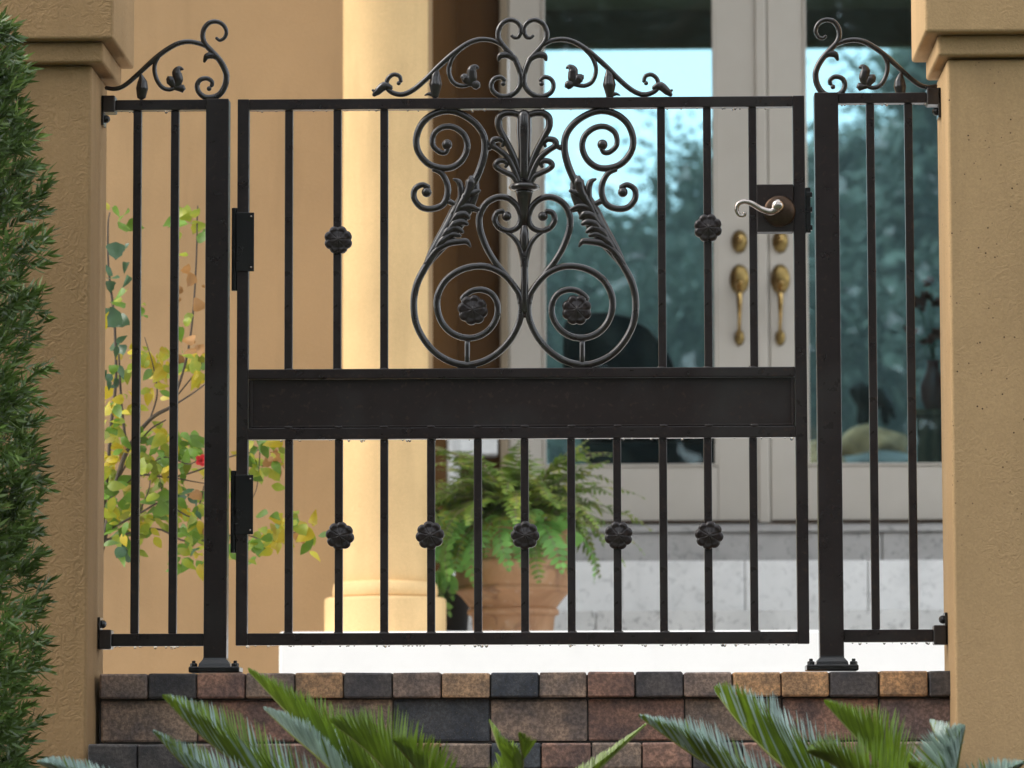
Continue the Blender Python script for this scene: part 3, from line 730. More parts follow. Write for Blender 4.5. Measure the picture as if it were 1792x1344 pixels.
def side_crest(t, cx, mir, dy):
    def f(x, y):
        X, Y_ = SL(x, y); return ((2*cx-X) if mir else X, Y_+dy)
    k = dict(both=False)
    scroll('crest_scroll', t, [(1410, 285), (1450, 312), (1500, 285), (1522, 220), (1490, 150), (1420, 112), (1340, 122), (1282, 185), (1266, 270), (1292, 352), (1355, 425), (1430, 505), (1490, 595), (1522, 690), (1508, 800), (1455, 890), (1380, 928), (1295, 928), (1228, 880), (1205, 805), (1238, 742), (1310, 725), (1365, 760), (1362, 810)],
           [2.6, 3.2, 3.8, 4.2, 4.6, 5.2, 5.2, 5, 4.4, 4, 3.4], f, cx, 0, (1335, 835, 4.5), **k)
    scroll('crest_arch', t, [(1310, 380), (1220, 345), (1110, 328), (1000, 348), (880, 412), (760, 502), (660, 592), (560, 685), (460, 772), (380, 822), (300, 838), (215, 825)], [4, 4.2, 4.4, 4.4, 4, 3.8, 3.4], f, cx, 0, None, **k)
    scroll('crest_vine', t, [(800, 470), (752, 560), (746, 650), (775, 750), (830, 822), (900, 845), (960, 830)], [3.4, 3.8, 3.8, 3.4], f, cx, 0, None, **k)
    for pts, rad in (([(985, 830), (1000, 740), (985, 660), (1015, 620), (1055, 628)], [4, 8, 8, 5, 1.5]), ([(960, 810), (920, 750), (895, 715)], [5, 8, 5]), ([(960, 825), (1020, 830), (1055, 835)], [4, 6, 7]),
                     ([(598, 680), (610, 760), (608, 830), (604, 880), (602, 935)], [2, 8, 10, 8.5, 7]), ([(1425, 505), (1370, 475), (1310, 488), (1280, 548)], [4, 6, 5.5, 2])):
        scroll('crest_leaf', t, pts, rad, f, cx, -.002, None, 6, 9, False, .6)
side_crest(FL, 0, False, 0); side_crest(FR, 911.8, True, -3)

# ------------------------------------------------------------------ terracotta pot with fern
YT = 4.35; kt = sc_at(YT); pc = at(898, 1000, YT)
pot = thing('flower_pot', (pc.x, YT, zP), 'large weathered terracotta pot standing beside the cream column', 'flower pot')
tz = lambda py: gz(py, YT, 898)
prof = [(68, None), (70, 1104), (72, 1082), (74, 1078), (79, 1076), (80, 1072), (79, 1067), (75, 1065), (82, 1055), (91, 1044), (97, 1039), (102, 1037), (104, 1033), (102, 1029), (99, 1027), (101, 1010), (101, 992), (104, 990), (105, 986), (104, 982), (100, 980), (99, 960), (97, 935), (101, 931), (103, 926), (102, 915), (97, 912), (88, 914), (85, 925)]
bm = lathe(bmesh.new(), [(r*kt, zP+.001 if py is None else tz(py)) for r, py in prof], (pc.x, YT, 0), 64)
obj('pot_body', bm, M['terracotta'], pot, True)
try: pot.children[0].data.set_sharp_from_angle(angle=math.radians(60))
except Exception: pass
bm = lathe(bmesh.new(), [(83*kt, tz(924)), (80*kt, tz(919)), (40*kt, tz(914)), (2*kt, tz(912))], (pc.x, YT, 0), 32); obj('soil', bm, M['soil'], pot, True)

def blade(bm, base, d, nrm, L, W, bend=.2, n=4, tipw=.05, mi=0, prof=None):
    """narrow leaf: n quads along d, drooping against nrm"""
    side = d.cross(nrm).normalized(); prev = None
    for i in range(n+1):
        t_ = i/n
        wd = W*(prof(t_) if prof else max(tipw, math.sin(math.pi*min(1, .12+t_*.88))**.8))
        p = base + d*(L*t_) - nrm*(bend*L*t_*t_)
        a_ = bm.verts.new(p-side*wd); b_ = bm.verts.new(p+side*wd)
        if prev:
            f = bm.faces.new((prev[0], prev[1], b_, a_)); f.material_index = mi
        prev = (a_, b_)
def frond_mesh(name, L, npin, plen, pw, arch, mats, seed, stalk=.12):
    rr = random.Random(seed); bm = bmesh.new()
    pts = []
    for i in range(13):
        t_ = i/12; pts.append(Vector((rr.uniform(-.004, .004), L*(math.sin(t_*arch)/arch), L*(1-math.cos(t_*arch))/arch*-1)))
    tube(bm, pts, [.0018, .0016, .0006], 5)
    for f in bm.faces: f.material_index = 1
    for i in range(npin):
        t_ = stalk+(1-stalk)*i/(npin-1)
        p = lerp_list(pts, t_); tg = (lerp_list(pts, min(1, t_+.02))-lerp_list(pts, max(0, t_-.02))).normalized()
        nrm = Vector((1, 0, 0)).cross(tg).normalized()
        for s in (-1, 1):
            d = (Vector((s, 0, 0))*.85 + tg*.45 + nrm*rr.uniform(-.15, .25)).normalized()
            l = plen*(math.sin(math.pi*(.12+.85*t_))**.7)*rr.uniform(.8, 1.15)
            blade(bm, p, d, nrm, l, pw*rr.uniform(.8, 1.2), rr.uniform(.05, .45), 3)
    return mesh_of(name, bm, mats)
fern = thing('fern', (pc.x, YT, tz(915)), 'bushy green fern spilling over the terracotta pot rim', 'fern')
fm = [frond_mesh('frond', .34, 19, .05, .0058, 1.25, [M['fern_green'], M['dry_stem']], 1), frond_mesh('frond', .30, 17, .042, .0055, 1.7, [M['fern_green'], M['dry_stem']], 2),
      frond_mesh('frond', .26, 15, .052, .0065, .8, [M['fern_green'], M['dry_stem']], 3), frond_mesh('frond', .36, 13, .068, .012, 1.9, [M['fern_bright'], M['dry_stem']], 4)]
rr = random.Random(21)
fb = Vector((pc.x, YT, tz(905)))
def frond(me, az, tilt, scale, base=None, roll=0):
    m_ = Matrix.Translation(base if base is not None else fb + Vector((math.sin(az)*.05*rr.random(), math.cos(az)*.05, rr.uniform(0, .03)))) @ Matrix.Rotation(-az, 4, 'Z') @ Matrix.Rotation(tilt, 4, 'X') @ Matrix.Rotation(roll, 4, 'Y') @ Matrix.Diagonal((scale*rr.uniform(.85, 1.15), scale, scale, 1))
    return inst('frond', me, fern, m_)
for i in range(120):
    az = rr.uniform(0, 2*math.pi); tl = rr.choice((rr.uniform(.15, .6), rr.uniform(.5, 1.0), rr.uniform(.8, 1.3)))
    frond(fm[rr.randrange(3)], az, tl, rr.uniform(.75, 1.18), None, rr.uniform(-.5, .5))
for i in range(26):                                     # low drooping fronds over the rim
    az = rr.choice((rr.uniform(-math.pi*.95, -math.pi*.3), rr.uniform(math.pi*.3, math.pi*.95)))
    frond(fm[1], az, rr.uniform(-.1, .55), rr.uniform(.75, 1.15), None, rr.uniform(-.6, .6))
for az, tl, s_ in ((-1.75, .35, 1.0), (-1.95, .15, .95), (-2.3, .25, 1.0), (-2.6, .1, .9), (-1.5, .5, 1.0), (-2.9, .2, .8), (2.7, .2, .8), (-2.1, -.1, .9), (-1.7, .0, .85), (2.95, .05, .6), (1.6, .1, .8)):
    frond(fm[3], az, tl, s_, fb+Vector((math.sin(az)*.09, math.cos(az)*.09, -.015)), rr.uniform(-.3, .3))
for az in (-1.2, -1.0, -1.35): frond(fm[0], az, 1.15, 1.25)
for az, tl, s_ in ((-1.45, .55, 1.15), (-1.7, .3, 1.2), (-1.85, .0, 1.15), (-1.6, .75, 1.1), (-2.0, -.15, 1.1)): frond(fm[3], az, tl, s_, fb+Vector((math.sin(az)*.08, math.cos(az)*.08, -.005)), rr.uniform(-.2, .2))
for az, tl in ((1.5, .5), (1.7, .3), (1.35, .8), (1.9, .15)): frond(fm[0], az, tl, 1.15, fb+Vector((math.sin(az)*.06, -.02, 0)), rr.uniform(-.3, .3))
bm = bmesh.new()
for i in range(34):
    az = rr.uniform(0, 2*math.pi); r0 = rr.uniform(.01, .06)
    p = fb+Vector((math.sin(az)*r0, math.cos(az)*r0, -.03)); q = p+Vector((math.sin(az)*.07, math.cos(az)*.07, rr.uniform(.04, .10))); e = q+Vector((math.sin(az)*.09, math.cos(az)*.09, rr.uniform(-.10, .03)))
    tube(bm, crom([p, q, e], 4), [.002, .0015, .001], 5)
obj('dry_stems', bm, M['dry_stem'], fern, True, kind='stuff')
# broad arrow leaves hanging over the front of the pot
def broad_leaf(name, L, W, mats, lobes=0.0, bend=.35, fold=.25, n=7):
    bm = bmesh.new(); rows = []
    for i in range(n+1):
        t_ = i/n
        wv = W*(math.sin(math.pi*t_**.62)**.85 if 0 < t_ < 1 else .0)
        if lobes and .25 < t_ < .75: wv *= 1+lobes*math.sin((t_-.25)/.5*math.pi*3)
        y = L*t_; z = -bend*L*t_*t_
        rows.append([bm.verts.new((-wv, y-(.1*W if i else 0), z+fold*wv)), bm.verts.new((-wv*.5, y, z+fold*wv*.45)), bm.verts.new((0, y, z)), bm.verts.new((wv*.5, y, z+fold*wv*.45)), bm.verts.new((wv, y-(.1*W if i else 0), z+fold*wv))])
    for a_, b_ in zip(rows, rows[1:]):
        for k in range(4): bm.faces.new((a_[k], a_[k+1], b_[k+1], b_[k]))
    bmesh.ops.remove_doubles(bm, verts=bm.verts, dist=1e-5)
    return mesh_of(name, bm, mats)
bl = broad_leaf('leaf', .075, .026, [M['fern_bright']], 0, .3, .3)
for px, py, ang, s_ in ((905, 905, 190, 1), (950, 915, 170, 1.1), (965, 940, 185, .9), (880, 935, 200, .8), (815, 960, 205, 1.1), (790, 975, 215, 1.0), (840, 920, 195, 1.1), (770, 900, 230, 1), (985, 905, 150, 1), (885, 960, 175, .8), (735, 985, 215, .9), (725, 905, 240, .9), (800, 935, 200, 1.0), (940, 890, 175, 1), (775, 930, 225, 1.2), (750, 950, 220, 1.1), (800, 905, 205, 1.1), (830, 945, 195, 1), (1010, 930, 160, 1), (1000, 900, 140, 1), (860, 900, 185, 1), (925, 930, 180, .9), (760, 1000, 210, 1.0), (785, 1005, 200, .9)):
    c = at(px, py, YT-.19+.0002*abs(px-900))
    m_ = Matrix.Translation(c) @ Matrix.Rotation(math.radians(-ang+180+180), 4, 'Y') @ Matrix.Rotation(math.radians(90-rr.uniform(0, 35)), 4, 'X') @ Matrix.Rotation(rr.uniform(-.6, .6), 4, 'Y') @ Matrix.Diagonal((s_, s_, s_, 1))
    inst('leaf', bl, fern, m_)
# small dark pot added to fill the dark gap beside the column
pn = at(797, 1060, 4.75)
npot = thing('gap_filler_pot', (pn.x, 4.75, zP), 'small dark pot added to fill the dark gap between the column base and the terracotta pot', 'flower pot')
bm = lathe(bmesh.new(), [(.035, zP+.001), (.048, zP+.15), (.052, zP+.152), (.052, zP+.17), (.046, zP+.17), (.044, zP+.155)], (pn.x, 4.75, 0), 28); obj('pot_body', bm, M['gap_filler_plastic'], npot, True)
dk = frond_mesh('frond', .22, 12, .05, .010, 1.8, [M['leaf_dark'], M['dry_stem']], 9)
for i in range(12):
    az = rr.uniform(0, 6.28)
    inst('frond', dk, npot, Matrix.Translation((pn.x, 4.75, zP+.155)) @ Matrix.Rotation(-az, 4, 'Z') @ Matrix.Rotation(rr.uniform(.5, 1.3), 4, 'X') @ Matrix.Scale(rr.uniform(.6, .9), 4))

# ------------------------------------------------------------------ yellowing shrub behind the left fence
YS = 1.45; ks = sc_at(YS)
base = at(140, 1200, YS); base.z = -.012
shrub = thing('hibiscus_shrub', base, 'sparse yellowing shrub with one red flower behind the left fence', 'shrub')
STEMS = []
def stem(pts, r0, r1, dy0=0, dy1=0):
    P = []
    for i, (x, y) in enumerate(pts):
        q = at(x, y, YS + dy0+(dy1-dy0)*i/(len(pts)-1)); P.append(q)
    bm = bmesh.new(); tube(bm, crom(P, 5), [r0*ks*.72, r1*ks*.8], 7); obj('stem', bm, M['bark'], shrub, True)
    STEMS.extend(P)
stem([(140, 1198), (150, 1120), (165, 1020), (185, 930), (200, 860), (222, 790), (262, 735), (300, 712)], 9, 4)
stem([(150, 1130), (172, 980), (186, 850), (195, 740), (203, 660), (200, 560), (190, 470), (189, 395), (192, 372)], 6, 1.6, 0, .1)
stem([(222, 790), (215, 730), (211, 680), (208, 620)], 4, 2.2, 0, -.05)
stem([(300, 712), (322, 645), (333, 590), (340, 520), (344, 440), (345, 385), (346, 360)], 3.4, 1.4)
stem([(300, 712), (335, 690), (365, 668)], 2.6, 1.4, 0, .1); stem([(312, 690), (340, 655), (360, 625)], 2, 1)
stem([(262, 735), (275, 690), (268, 640), (253, 590)], 2.4, 1)
stem([(200, 860), (245, 832), (300, 835), (350, 822), (400, 800), (445, 790), (480, 775)], 3.2, 1.2, 0, .1)
stem([(245, 832), (285, 800), (330, 812), (352, 800)], 2, 1.2, 0, -.1)
stem([(205, 840), (255, 760), (290, 735)], 2.6, 1.6); stem([(300, 835), (335, 842), (370, 848)], 2, 1)
stem([(185, 930), (250, 895), (285, 880), (335, 905), (350, 880), (357, 850)], 3, 1.2, 0, -.05)
stem([(185, 945), (270, 925), (330, 948), (420, 935), (470, 947), (520, 930)], 3, 1, 0, .08)
stem([(245, 895), (262, 850), (258, 815)], 2, 1); stem([(455, 790), (450, 850), (438, 880)], 1.6, .8); stem([(282, 890), (283, 860), (278, 830)], 1.6, .8)
VAR = {'g': 'leaf_green', 'd': 'leaf_dark', 'Y': 'leaf_yellow', 'y': 'leaf_lime', 'b': 'leaf_brown'}
LM = {}
for k_, m_ in VAR.items():
    LM[k_] = [broad_leaf('leaf', .058, .021, [M[m_]], .0, .35, .3), broad_leaf('leaf', .058, .024, [M[m_]], .28, .15, .2), broad_leaf('leaf', .05, .016 if k_ != 'b' else .008, [M[m_]], .1, .6 if k_ != 'b' else 1.0, .5)]
LS = '''195,373,g 212,388,g 205,408,g 222,402,g 203,432,d 218,436,d 222,468,d 196,478,d 206,490,d 224,492,d 192,500,d 196,548,d 210,556,d 224,562,d 204,604,d 212,612,d 200,650,d 196,664,d
210,520,y 214,512,g 192,572,Y 218,540,g 258,560,g 252,548,g 262,626,y 270,636,Y 252,622,y 284,640,Y 300,624,y 280,664,Y 270,684,Y 292,652,Y 262,690,Y 318,392,g 335,380,y 350,384,y 356,410,g 346,424,g 322,418,y 320,400,g 352,398,y 328,450,y 358,455,Y
326,556,y 322,570,y 342,636,Y 352,660,Y 350,648,y 336,628,y 337,480,b 340,490,b 322,512,b 320,530,b 330,500,b 338,540,b 340,602,b 350,612,b 326,620,b 355,510,b
205,718,Y 216,708,Y 192,716,Y 224,700,y 190,806,Y 202,800,Y 214,796,b 230,788,Y 196,790,Y 262,774,g 280,788,g 286,768,y 262,806,y 286,828,Y 284,846,y 274,826,y 292,772,Y 198,840,y 192,856,g 208,850,g 196,828,y 220,862,y 326,790,g 338,792,g 330,780,g
328,864,d 336,880,d 356,834,Y 352,872,b 348,900,y 338,906,y 322,930,g 330,936,g 354,950,y 360,935,b 200,880,g 212,900,y 204,920,g 226,906,y 190,936,g 196,950,y 192,900,y 186,870,g 218,966,d 222,950,d 208,940,g
262,926,Y 276,900,g 288,906,g 256,932,y 268,912,y 290,894,g 248,918,y 326,958,g 330,984,g 320,998,g 336,970,d 356,976,Y 352,990,Y 446,806,y 452,792,g 456,830,y 470,832,y 440,820,g 476,812,b 480,800,b 492,776,Y 486,784,b 468,780,y 440,956,g 462,950,y 486,944,Y 480,910,Y 486,926,Y 526,902,y 536,924,Y 546,934,Y 520,918,y 442,970,g 430,952,y 474,955,Y 538,945,b 372,830,y 408,845,y 380,920,y 405,960,g
228,650,y 236,700,Y 240,770,y 238,820,y 242,880,g 188,760,y 206,760,g 212,740,y 300,880,g 308,900,y 318,850,y 316,900,Y 322,815,g 300,760,y 270,870,y 256,795,g'''.split()
rr = random.Random(5)
for s_ in LS:
    x, y, k_ = s_.split(','); x = float(x); y = float(y)
    c = at(x+rr.uniform(-3, 3), y-9, YS+rr.uniform(-.10, .10))
    ang = rr.choice((rr.uniform(-60, 60), rr.uniform(40, 100), rr.uniform(-100, -40)))
    if k_ == 'd': ang *= .5
    z = rr.uniform(.55, .92)*(1.0 if k_ != 'b' else .8)
    m_ = Matrix.Translation(c) @ Matrix.Rotation(math.radians(ang), 4, 'Y') @ Matrix.Rotation(math.radians(-90+rr.uniform(-60, 60)), 4, 'X') @ Matrix.Rotation(rr.uniform(-1.0, 1.0), 4, 'Y') @ Matrix.Diagonal((z*rr.uniform(.8, 1.2), z, z, 1))
    inst('leaf', LM[k_][rr.randrange(3)], shrub, m_)
    if rr.random() < (.85 if y > 690 else .2):
        m_ = Matrix.Translation(c+Vector((rr.uniform(-.02, .02), rr.uniform(-.05, .05), rr.uniform(-.02, .02)))) @ Matrix.Rotation(math.radians(ang+rr.choice((-70, 70, 140))), 4, 'Y') @ Matrix.Rotation(math.radians(-90+rr.uniform(-60, 60)), 4, 'X') @ Matrix.Rotation(rr.uniform(-1, 1), 4, 'Y') @ Matrix.Scale(z*.8, 4)
        inst('leaf', LM[{'b': 'Y', 'd': 'g'}.get(k_, rr.choice((k_, 'y', 'g')))][rr.randrange(3)], shrub, m_)
bm = bmesh.new(); xy = [t_.split(',') for t_ in LS]; xy = [(float(a_), float(b_), c_) for a_, b_, c_ in xy if float(b_) > 600]
for i in range(330):
    x, y, k_ = rr.choice(xy); c = at(x+rr.gauss(0, 9), y+rr.gauss(0, 9), YS+rr.uniform(-.08, .12))
    d = Vector((rr.uniform(-1, 1), rr.uniform(-.8, .4), rr.uniform(-1, .35))).normalized(); q_ = Vector((rr.uniform(-.4, .4), -1, rr.uniform(-.2, .9)))
    q_ = (q_-d*q_.dot(d)).normalized(); L_ = rr.uniform(.022, .042)
    mi = {'Y': 0, 'y': 1, 'g': 2, 'd': 3, 'b': 4}[k_ if rr.random() < .6 else rr.choice('Yyyg')]
    blade(bm, c, d, q_, L_, L_*rr.uniform(.22, .36), rr.uniform(.1, .7), 5, .05, mi, lambda t_: (.1, .75, 1, .85, .5, .03)[int(round(t_*5))])
obj('foliage', bm, [M['leaf_yellow'], M['leaf_lime'], M['leaf_green'], M['leaf_dark'], M['leaf_brown']], shrub, True, kind='stuff')
fl = at(353, 806, YS-.12); bm = bmesh.new()
for i in range(5):
    for r_, o_ in ((.013, 0), (.009, .6)):
        az = i*2*math.pi/5+o_
        d = Vector((math.cos(az), -.6 if o_ else -.2, math.sin(az))).normalized()
        blade(bm, fl, d, Vector((0, -1, 0)), r_*1.15, r_*.62, -.35, 4, .4)
obj('flower', bm, M['petal_red'], shrub, True)

# ------------------------------------------------------------------ hedge in front of the left pillar
YH = -.55
hx = gx(-128, YH)
hedge = thing('hedge', (hx, YH, -1.0), 'dense clipped dark green evergreen hedge in front of the left pillar', 'hedge')
bm = bmesh.new(); tube(bm, [Vector((hx, YH, -1.0)), Vector((hx+.02, YH, 0)), Vector((hx, YH, 1.1))], [.025, .02, .008], 8); obj('trunk', bm, M['bark'], hedge, True)
rr = random.Random(12)
def sprig(bm, p, d, L, n, nl, nw, tipmi):
    d = d.normalized(); o_ = d.orthogonal().normalized(); o2 = d.cross(o_)
    for i in range(n):
        t_ = i/n; az = i*2.4+rr.uniform(-.4, .4)
        out = o_*math.cos(az)+o2*math.sin(az)
        dd = (d*(.45+.6*t_)+out*.8).normalized()
        blade(bm, p+d*(L*t_), dd, (out*.8-d*.4).normalized(), nl*rr.uniform(.7, 1.15)*(1-.3*t_), nw, rr.uniform(.0, .3), 2, .15, tipmi if t_ > .55 and tipmi else 0, lambda q: (.55, 1, .08)[int(round(q*2))])
def hedge_r(z, ang):
    return (.205 + .008*math.sin(z*9+ang*3)+.006*math.sin(z*23+1.3*ang) - .05*max(0, (z-.75)/.4)**1.5 - .02*max(0, -z+.05))
bm = bmesh.new(); bmt = bmesh.new()
for i in range(1650):
    z = rr.uniform(-.42, 1.20); ang = rr.gauss(-.75, .75)             # towards the camera and the pillar
    R = hedge_r(z, ang); f = rr.uniform(.72, 1.0) if rr.random() < .75 else rr.uniform(.4, .75)
    p = Vector((hx+math.cos(ang)*R*f, YH+math.sin(ang)*R*f, z))
    d = Vector((math.cos(ang)+rr.uniform(-.7, .7), math.sin(ang)+rr.uniform(-.7, .7), rr.uniform(-.1, 1.5)))
    sprig(bm, p, d, rr.uniform(.022, .042), 11, .039, .0031, 1 if rr.random() < .22 and f > .85 else 0)
for i in range(500):
    z = rr.uniform(-1.0, 1.15); ang = rr.uniform(0, 6.28); R = hedge_r(z, ang); f = rr.uniform(.5, .95)
    sprig(bm, Vector((hx+math.cos(ang)*R*f, YH+math.sin(ang)*R*f, z)), Vector((math.cos(ang), math.sin(ang), rr.uniform(.1, 1))), .05, 10, .04, .003, 0)
obj('foliage', bm, [M['hedge_leaf'], M['hedge_tip']], hedge, False, kind='stuff')
bmt.free()

# ------------------------------------------------------------------ sago palms in the planting bed
o = obj('planting_bed', bx(-1.6, 1.8, -2.4, YL-.002, -.998, -.72), M['mulch']); tag(o, kind='structure')
rr = random.Random(33)
def sago_frond(parent, pts, Y0, Y1, Lmax, sides=(1, 1), up=1.0, lean=0.0, dens=1.0, pale=(0, 0)):
    """pts: base -> tip of the rachis; leaflets stand in a V either side of it"""
    n = len(pts)
    P = crom([at(x, y, Y0+(Y1-Y0)*i/(n-1)) for i, (x, y) in enumerate(pts)], 10)
    bm = bmesh.new(); tube(bm, P, [.0036, .0028, .0012], 7)
    for f in bm.faces: f.material_index = 1
    total = sum((b_-a_).length for a_, b_ in zip(P, P[1:]))
    k = int(total/.0036*dens)
    for i in range(k):
        t_ = .02+.98*i/(k-1)
        p = lerp_list(P, t_); tg = (lerp_list(P, min(1, t_+.03))-lerp_list(P, max(0, t_-.03))).normalized()
        sideways = Vector((0, 1, 0)); upn = sideways.cross(tg)
        if upn.z < 0: upn = -upn
        upn = (upn.normalized()*up + Vector((lean, 0, 0))).normalized()
        env = min(1, ((1-t_)*1.75+.07))**.85
        for s_, on in ((1, sides[0]), (-1, sides[1])):
            if not on: continue
            d = (tg*(.75+.25*t_+1.3*t_**5) + upn*(.78 if s_ > 0 else .42) + Vector((0, s_, 0))*(.42 if s_ > 0 else .66) + Vector((rr.uniform(-1, 1), rr.uniform(-1, 1), rr.uniform(-1, 1)))*.03).normalized()
            nr = (Vector((0, -s_, 0))*.75+upn*.65); nr = (nr-d*nr.dot(d)).normalized()
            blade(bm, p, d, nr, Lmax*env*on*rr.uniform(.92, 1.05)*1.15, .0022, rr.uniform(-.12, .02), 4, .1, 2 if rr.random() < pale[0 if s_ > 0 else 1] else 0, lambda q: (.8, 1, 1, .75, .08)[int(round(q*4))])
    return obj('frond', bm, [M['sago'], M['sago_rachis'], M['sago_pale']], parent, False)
b1 = at(820, 1560, -1.15); b2 = at(1640, 1590, -1.15)
pal1 = thing('sago_palm', (b1.x, -1.15, -.72), 'sago palm whose green fronds fan out below the left half of the gate', 'palm', 'sago palms in the front bed')
pal2 = thing('sago_palm', (b2.x, -1.15, -.72), 'sago palm with blue-grey sheen on fronds, beside the bare right pillar', 'palm', 'sago palms in the front bed')
for pl, bb in ((pal1, b1), (pal2, b2)):
    zb = bb.z
    bm = lathe(bmesh.new(), [(.07, -.719), (.085, -.6), (.08, zb-.1), (.05, zb-.03), (.02, zb)], (bb.x, -1.15, 0), 18)
    for v in bm.verts: v.co += Vector((rr.uniform(-1, 1), rr.uniform(-1, 1), rr.uniform(-1, 1)))*.006
    obj('trunk', bm, M['bark'], pl, False)
F = lambda pl, pts, Y0, Y1, L, **k: sago_frond(pl, pts, Y0, Y1, L, **k)
B1, B2 = (820, 1545), (1640, 1575)
F(pal1, [B1, (690, 1430), (600, 1345), (520, 1265), (440, 1180)], -1.15, -1.0, .115)
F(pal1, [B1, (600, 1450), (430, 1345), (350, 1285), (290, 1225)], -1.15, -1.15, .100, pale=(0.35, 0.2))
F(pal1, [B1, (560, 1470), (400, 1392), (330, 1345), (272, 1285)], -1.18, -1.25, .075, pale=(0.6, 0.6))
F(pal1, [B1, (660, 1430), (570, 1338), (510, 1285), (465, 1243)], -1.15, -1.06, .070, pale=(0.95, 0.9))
F(pal1, [B1, (745, 1440), (690, 1365), (640, 1312), (585, 1268)], -1.18, -1.2, .115)
F(pal1, [B1, (780, 1450), (748, 1380), (720, 1335), (690, 1300)], -1.2, -1.32, .08)
F(pal1, [B1, (850, 1440), (890, 1350), (872, 1305), (857, 1263)], -1.15, -1.05, .042)
F(pal1, [B1, (860, 1450), (905, 1385), (915, 1335), (908, 1288)], -1.2, -1.35, .075)
F(pal1, [B1, (900, 1480), (1000, 1390), (1065, 1330), (1128, 1270)], -1.15, -1.05, .055, sides=(.8, .5))
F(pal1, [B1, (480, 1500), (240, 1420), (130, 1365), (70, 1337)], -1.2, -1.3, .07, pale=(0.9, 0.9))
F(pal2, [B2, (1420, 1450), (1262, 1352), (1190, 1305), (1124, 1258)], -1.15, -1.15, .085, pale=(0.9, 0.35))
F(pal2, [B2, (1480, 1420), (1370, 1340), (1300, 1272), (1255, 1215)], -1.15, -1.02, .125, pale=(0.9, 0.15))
F(pal2, [B2, (1600, 1460), (1548, 1350), (1502, 1295), (1448, 1235)], -1.15, -1.1, .105)
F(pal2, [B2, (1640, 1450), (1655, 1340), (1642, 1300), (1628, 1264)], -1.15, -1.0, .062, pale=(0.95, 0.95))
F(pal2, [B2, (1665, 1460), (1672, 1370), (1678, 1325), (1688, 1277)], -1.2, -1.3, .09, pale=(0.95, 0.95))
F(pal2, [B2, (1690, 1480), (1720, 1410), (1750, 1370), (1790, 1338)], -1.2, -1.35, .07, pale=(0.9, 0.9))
F(pal2, [B2, (1580, 1470), (1530, 1400), (1470, 1345), (1420, 1320)], -1.2, -1.3, .10)
F(pal2, [B2, (1620, 1480), (1610, 1420), (1600, 1370), (1590, 1338)], -1.25, -1.4, .07)

# ------------------------------------------------------------------ things inside, behind the door glass
YI = 7.55
def poly_ext(pts, Y0, Y1, bev=.02):
    bm = bmesh.new()
    f = [bm.verts.new(at(x, y, Y0)) for x, y in pts]
    dv = Vector((0, Y1-Y0, 0)); b_ = [bm.verts.new(v.co+dv) for v in f]
    bm.faces.new(f); bm.faces.new(b_[::-1])
    for i in range(len(f)): bm.faces.new((f[i], b_[i], b_[(i+1) % len(f)], f[(i+1) % len(f)]))
    bmesh.ops.recalc_face_normals(bm, faces=bm.faces)
    bmesh.ops.bevel(bm, geom=[e for e in bm.edges if abs((e.verts[0].co-e.verts[1].co).y) < 1e-4], offset=bev, segments=3, affect='EDGES', profile=.5)
    return bm
ac = at(1110, 818, YI); ch = thing('armchair', (ac.x, YI+.3, zdb), 'dark leather armchair with rounded back seen through the glass door', 'armchair')
obj('backrest', poly_ext([(986, 730), (985, 600), (987, 566), (1000, 551), (1030, 545), (1062, 545), (1100, 553), (1135, 574), (1160, 602), (1178, 632), (1187, 660), (1195, 730)], YI+.02, YI+.22, .03), M['leather'], ch, True)
obj('seat', poly_ext([(1018, 772), (1018, 733), (1262, 733), (1262, 772)], YI+.05, YI+.75, .02), M['leather'], ch, True)
obj('seat_base', poly_ext([(1026, 865), (1026, 774), (1258, 774), (1258, 865)], YI+.03, YI+.72, .01), M['leather'], ch, True)
bm = bmesh.new()
for x in (1035, 1248):
    for y in (YI+.08, YI+.66): box(bm, gx(x, YI)-.02, gx(x, YI)+.02, y-.02, y+.02, zdb, gz(864, YI, 1100), .004)
obj('feet', bm, M['wood'], ch)
# rock pile with the animal statue in the back garden
YR2 = 15.0; kI = sc_at(YR2); rtop = gz(746, YR2, 1520)
rk = thing('rock_pile', (gx(1520, YR2), YR2, zdb-.03), 'tan boulder pile in the back garden, carrying the dark statue', 'rocks')
for x, y, w_, h_, dz in ((1528, 790, 70, 44, 0), (1462, 800, 70, 32, .15), (1580, 806, 45, 34, .1), (1425, 815, 40, 30, .0), (1540, 840, 90, 40, -.3), (1450, 850, 90, 45, -.25), (1620, 842, 60, 45, -.15), (1500, 890, 90, 50, -.1), (1600, 895, 80, 50, .1), (1420, 900, 70, 50, .1), (1470, 945, 90, 50, 0), (1570, 950, 90, 50, -.2)):
    bm = bmesh.new(); bmesh.ops.create_icosphere(bm, subdivisions=3, radius=1); c = at(x, y, YR2)
    ph = x*.37
    for v in bm.verts:
        n_ = v.co.normalized(); k_ = 1+.14*math.sin(n_.x*5+ph)*math.cos(n_.z*4+ph)+.09*math.sin(n_.y*9+ph*2)
        zz = n_.z*k_*h_*kI
        v.co = Vector((n_.x*k_*w_*kI, n_.y*k_*.28, zz))+c+Vector((0, dz, 0))
        v.co.z = max(zdb-.029, min(rtop, v.co.z))
    obj('boulder', bm, M['rock'] if x not in (1580, 1540) else M['rock_dark'], rk, True)
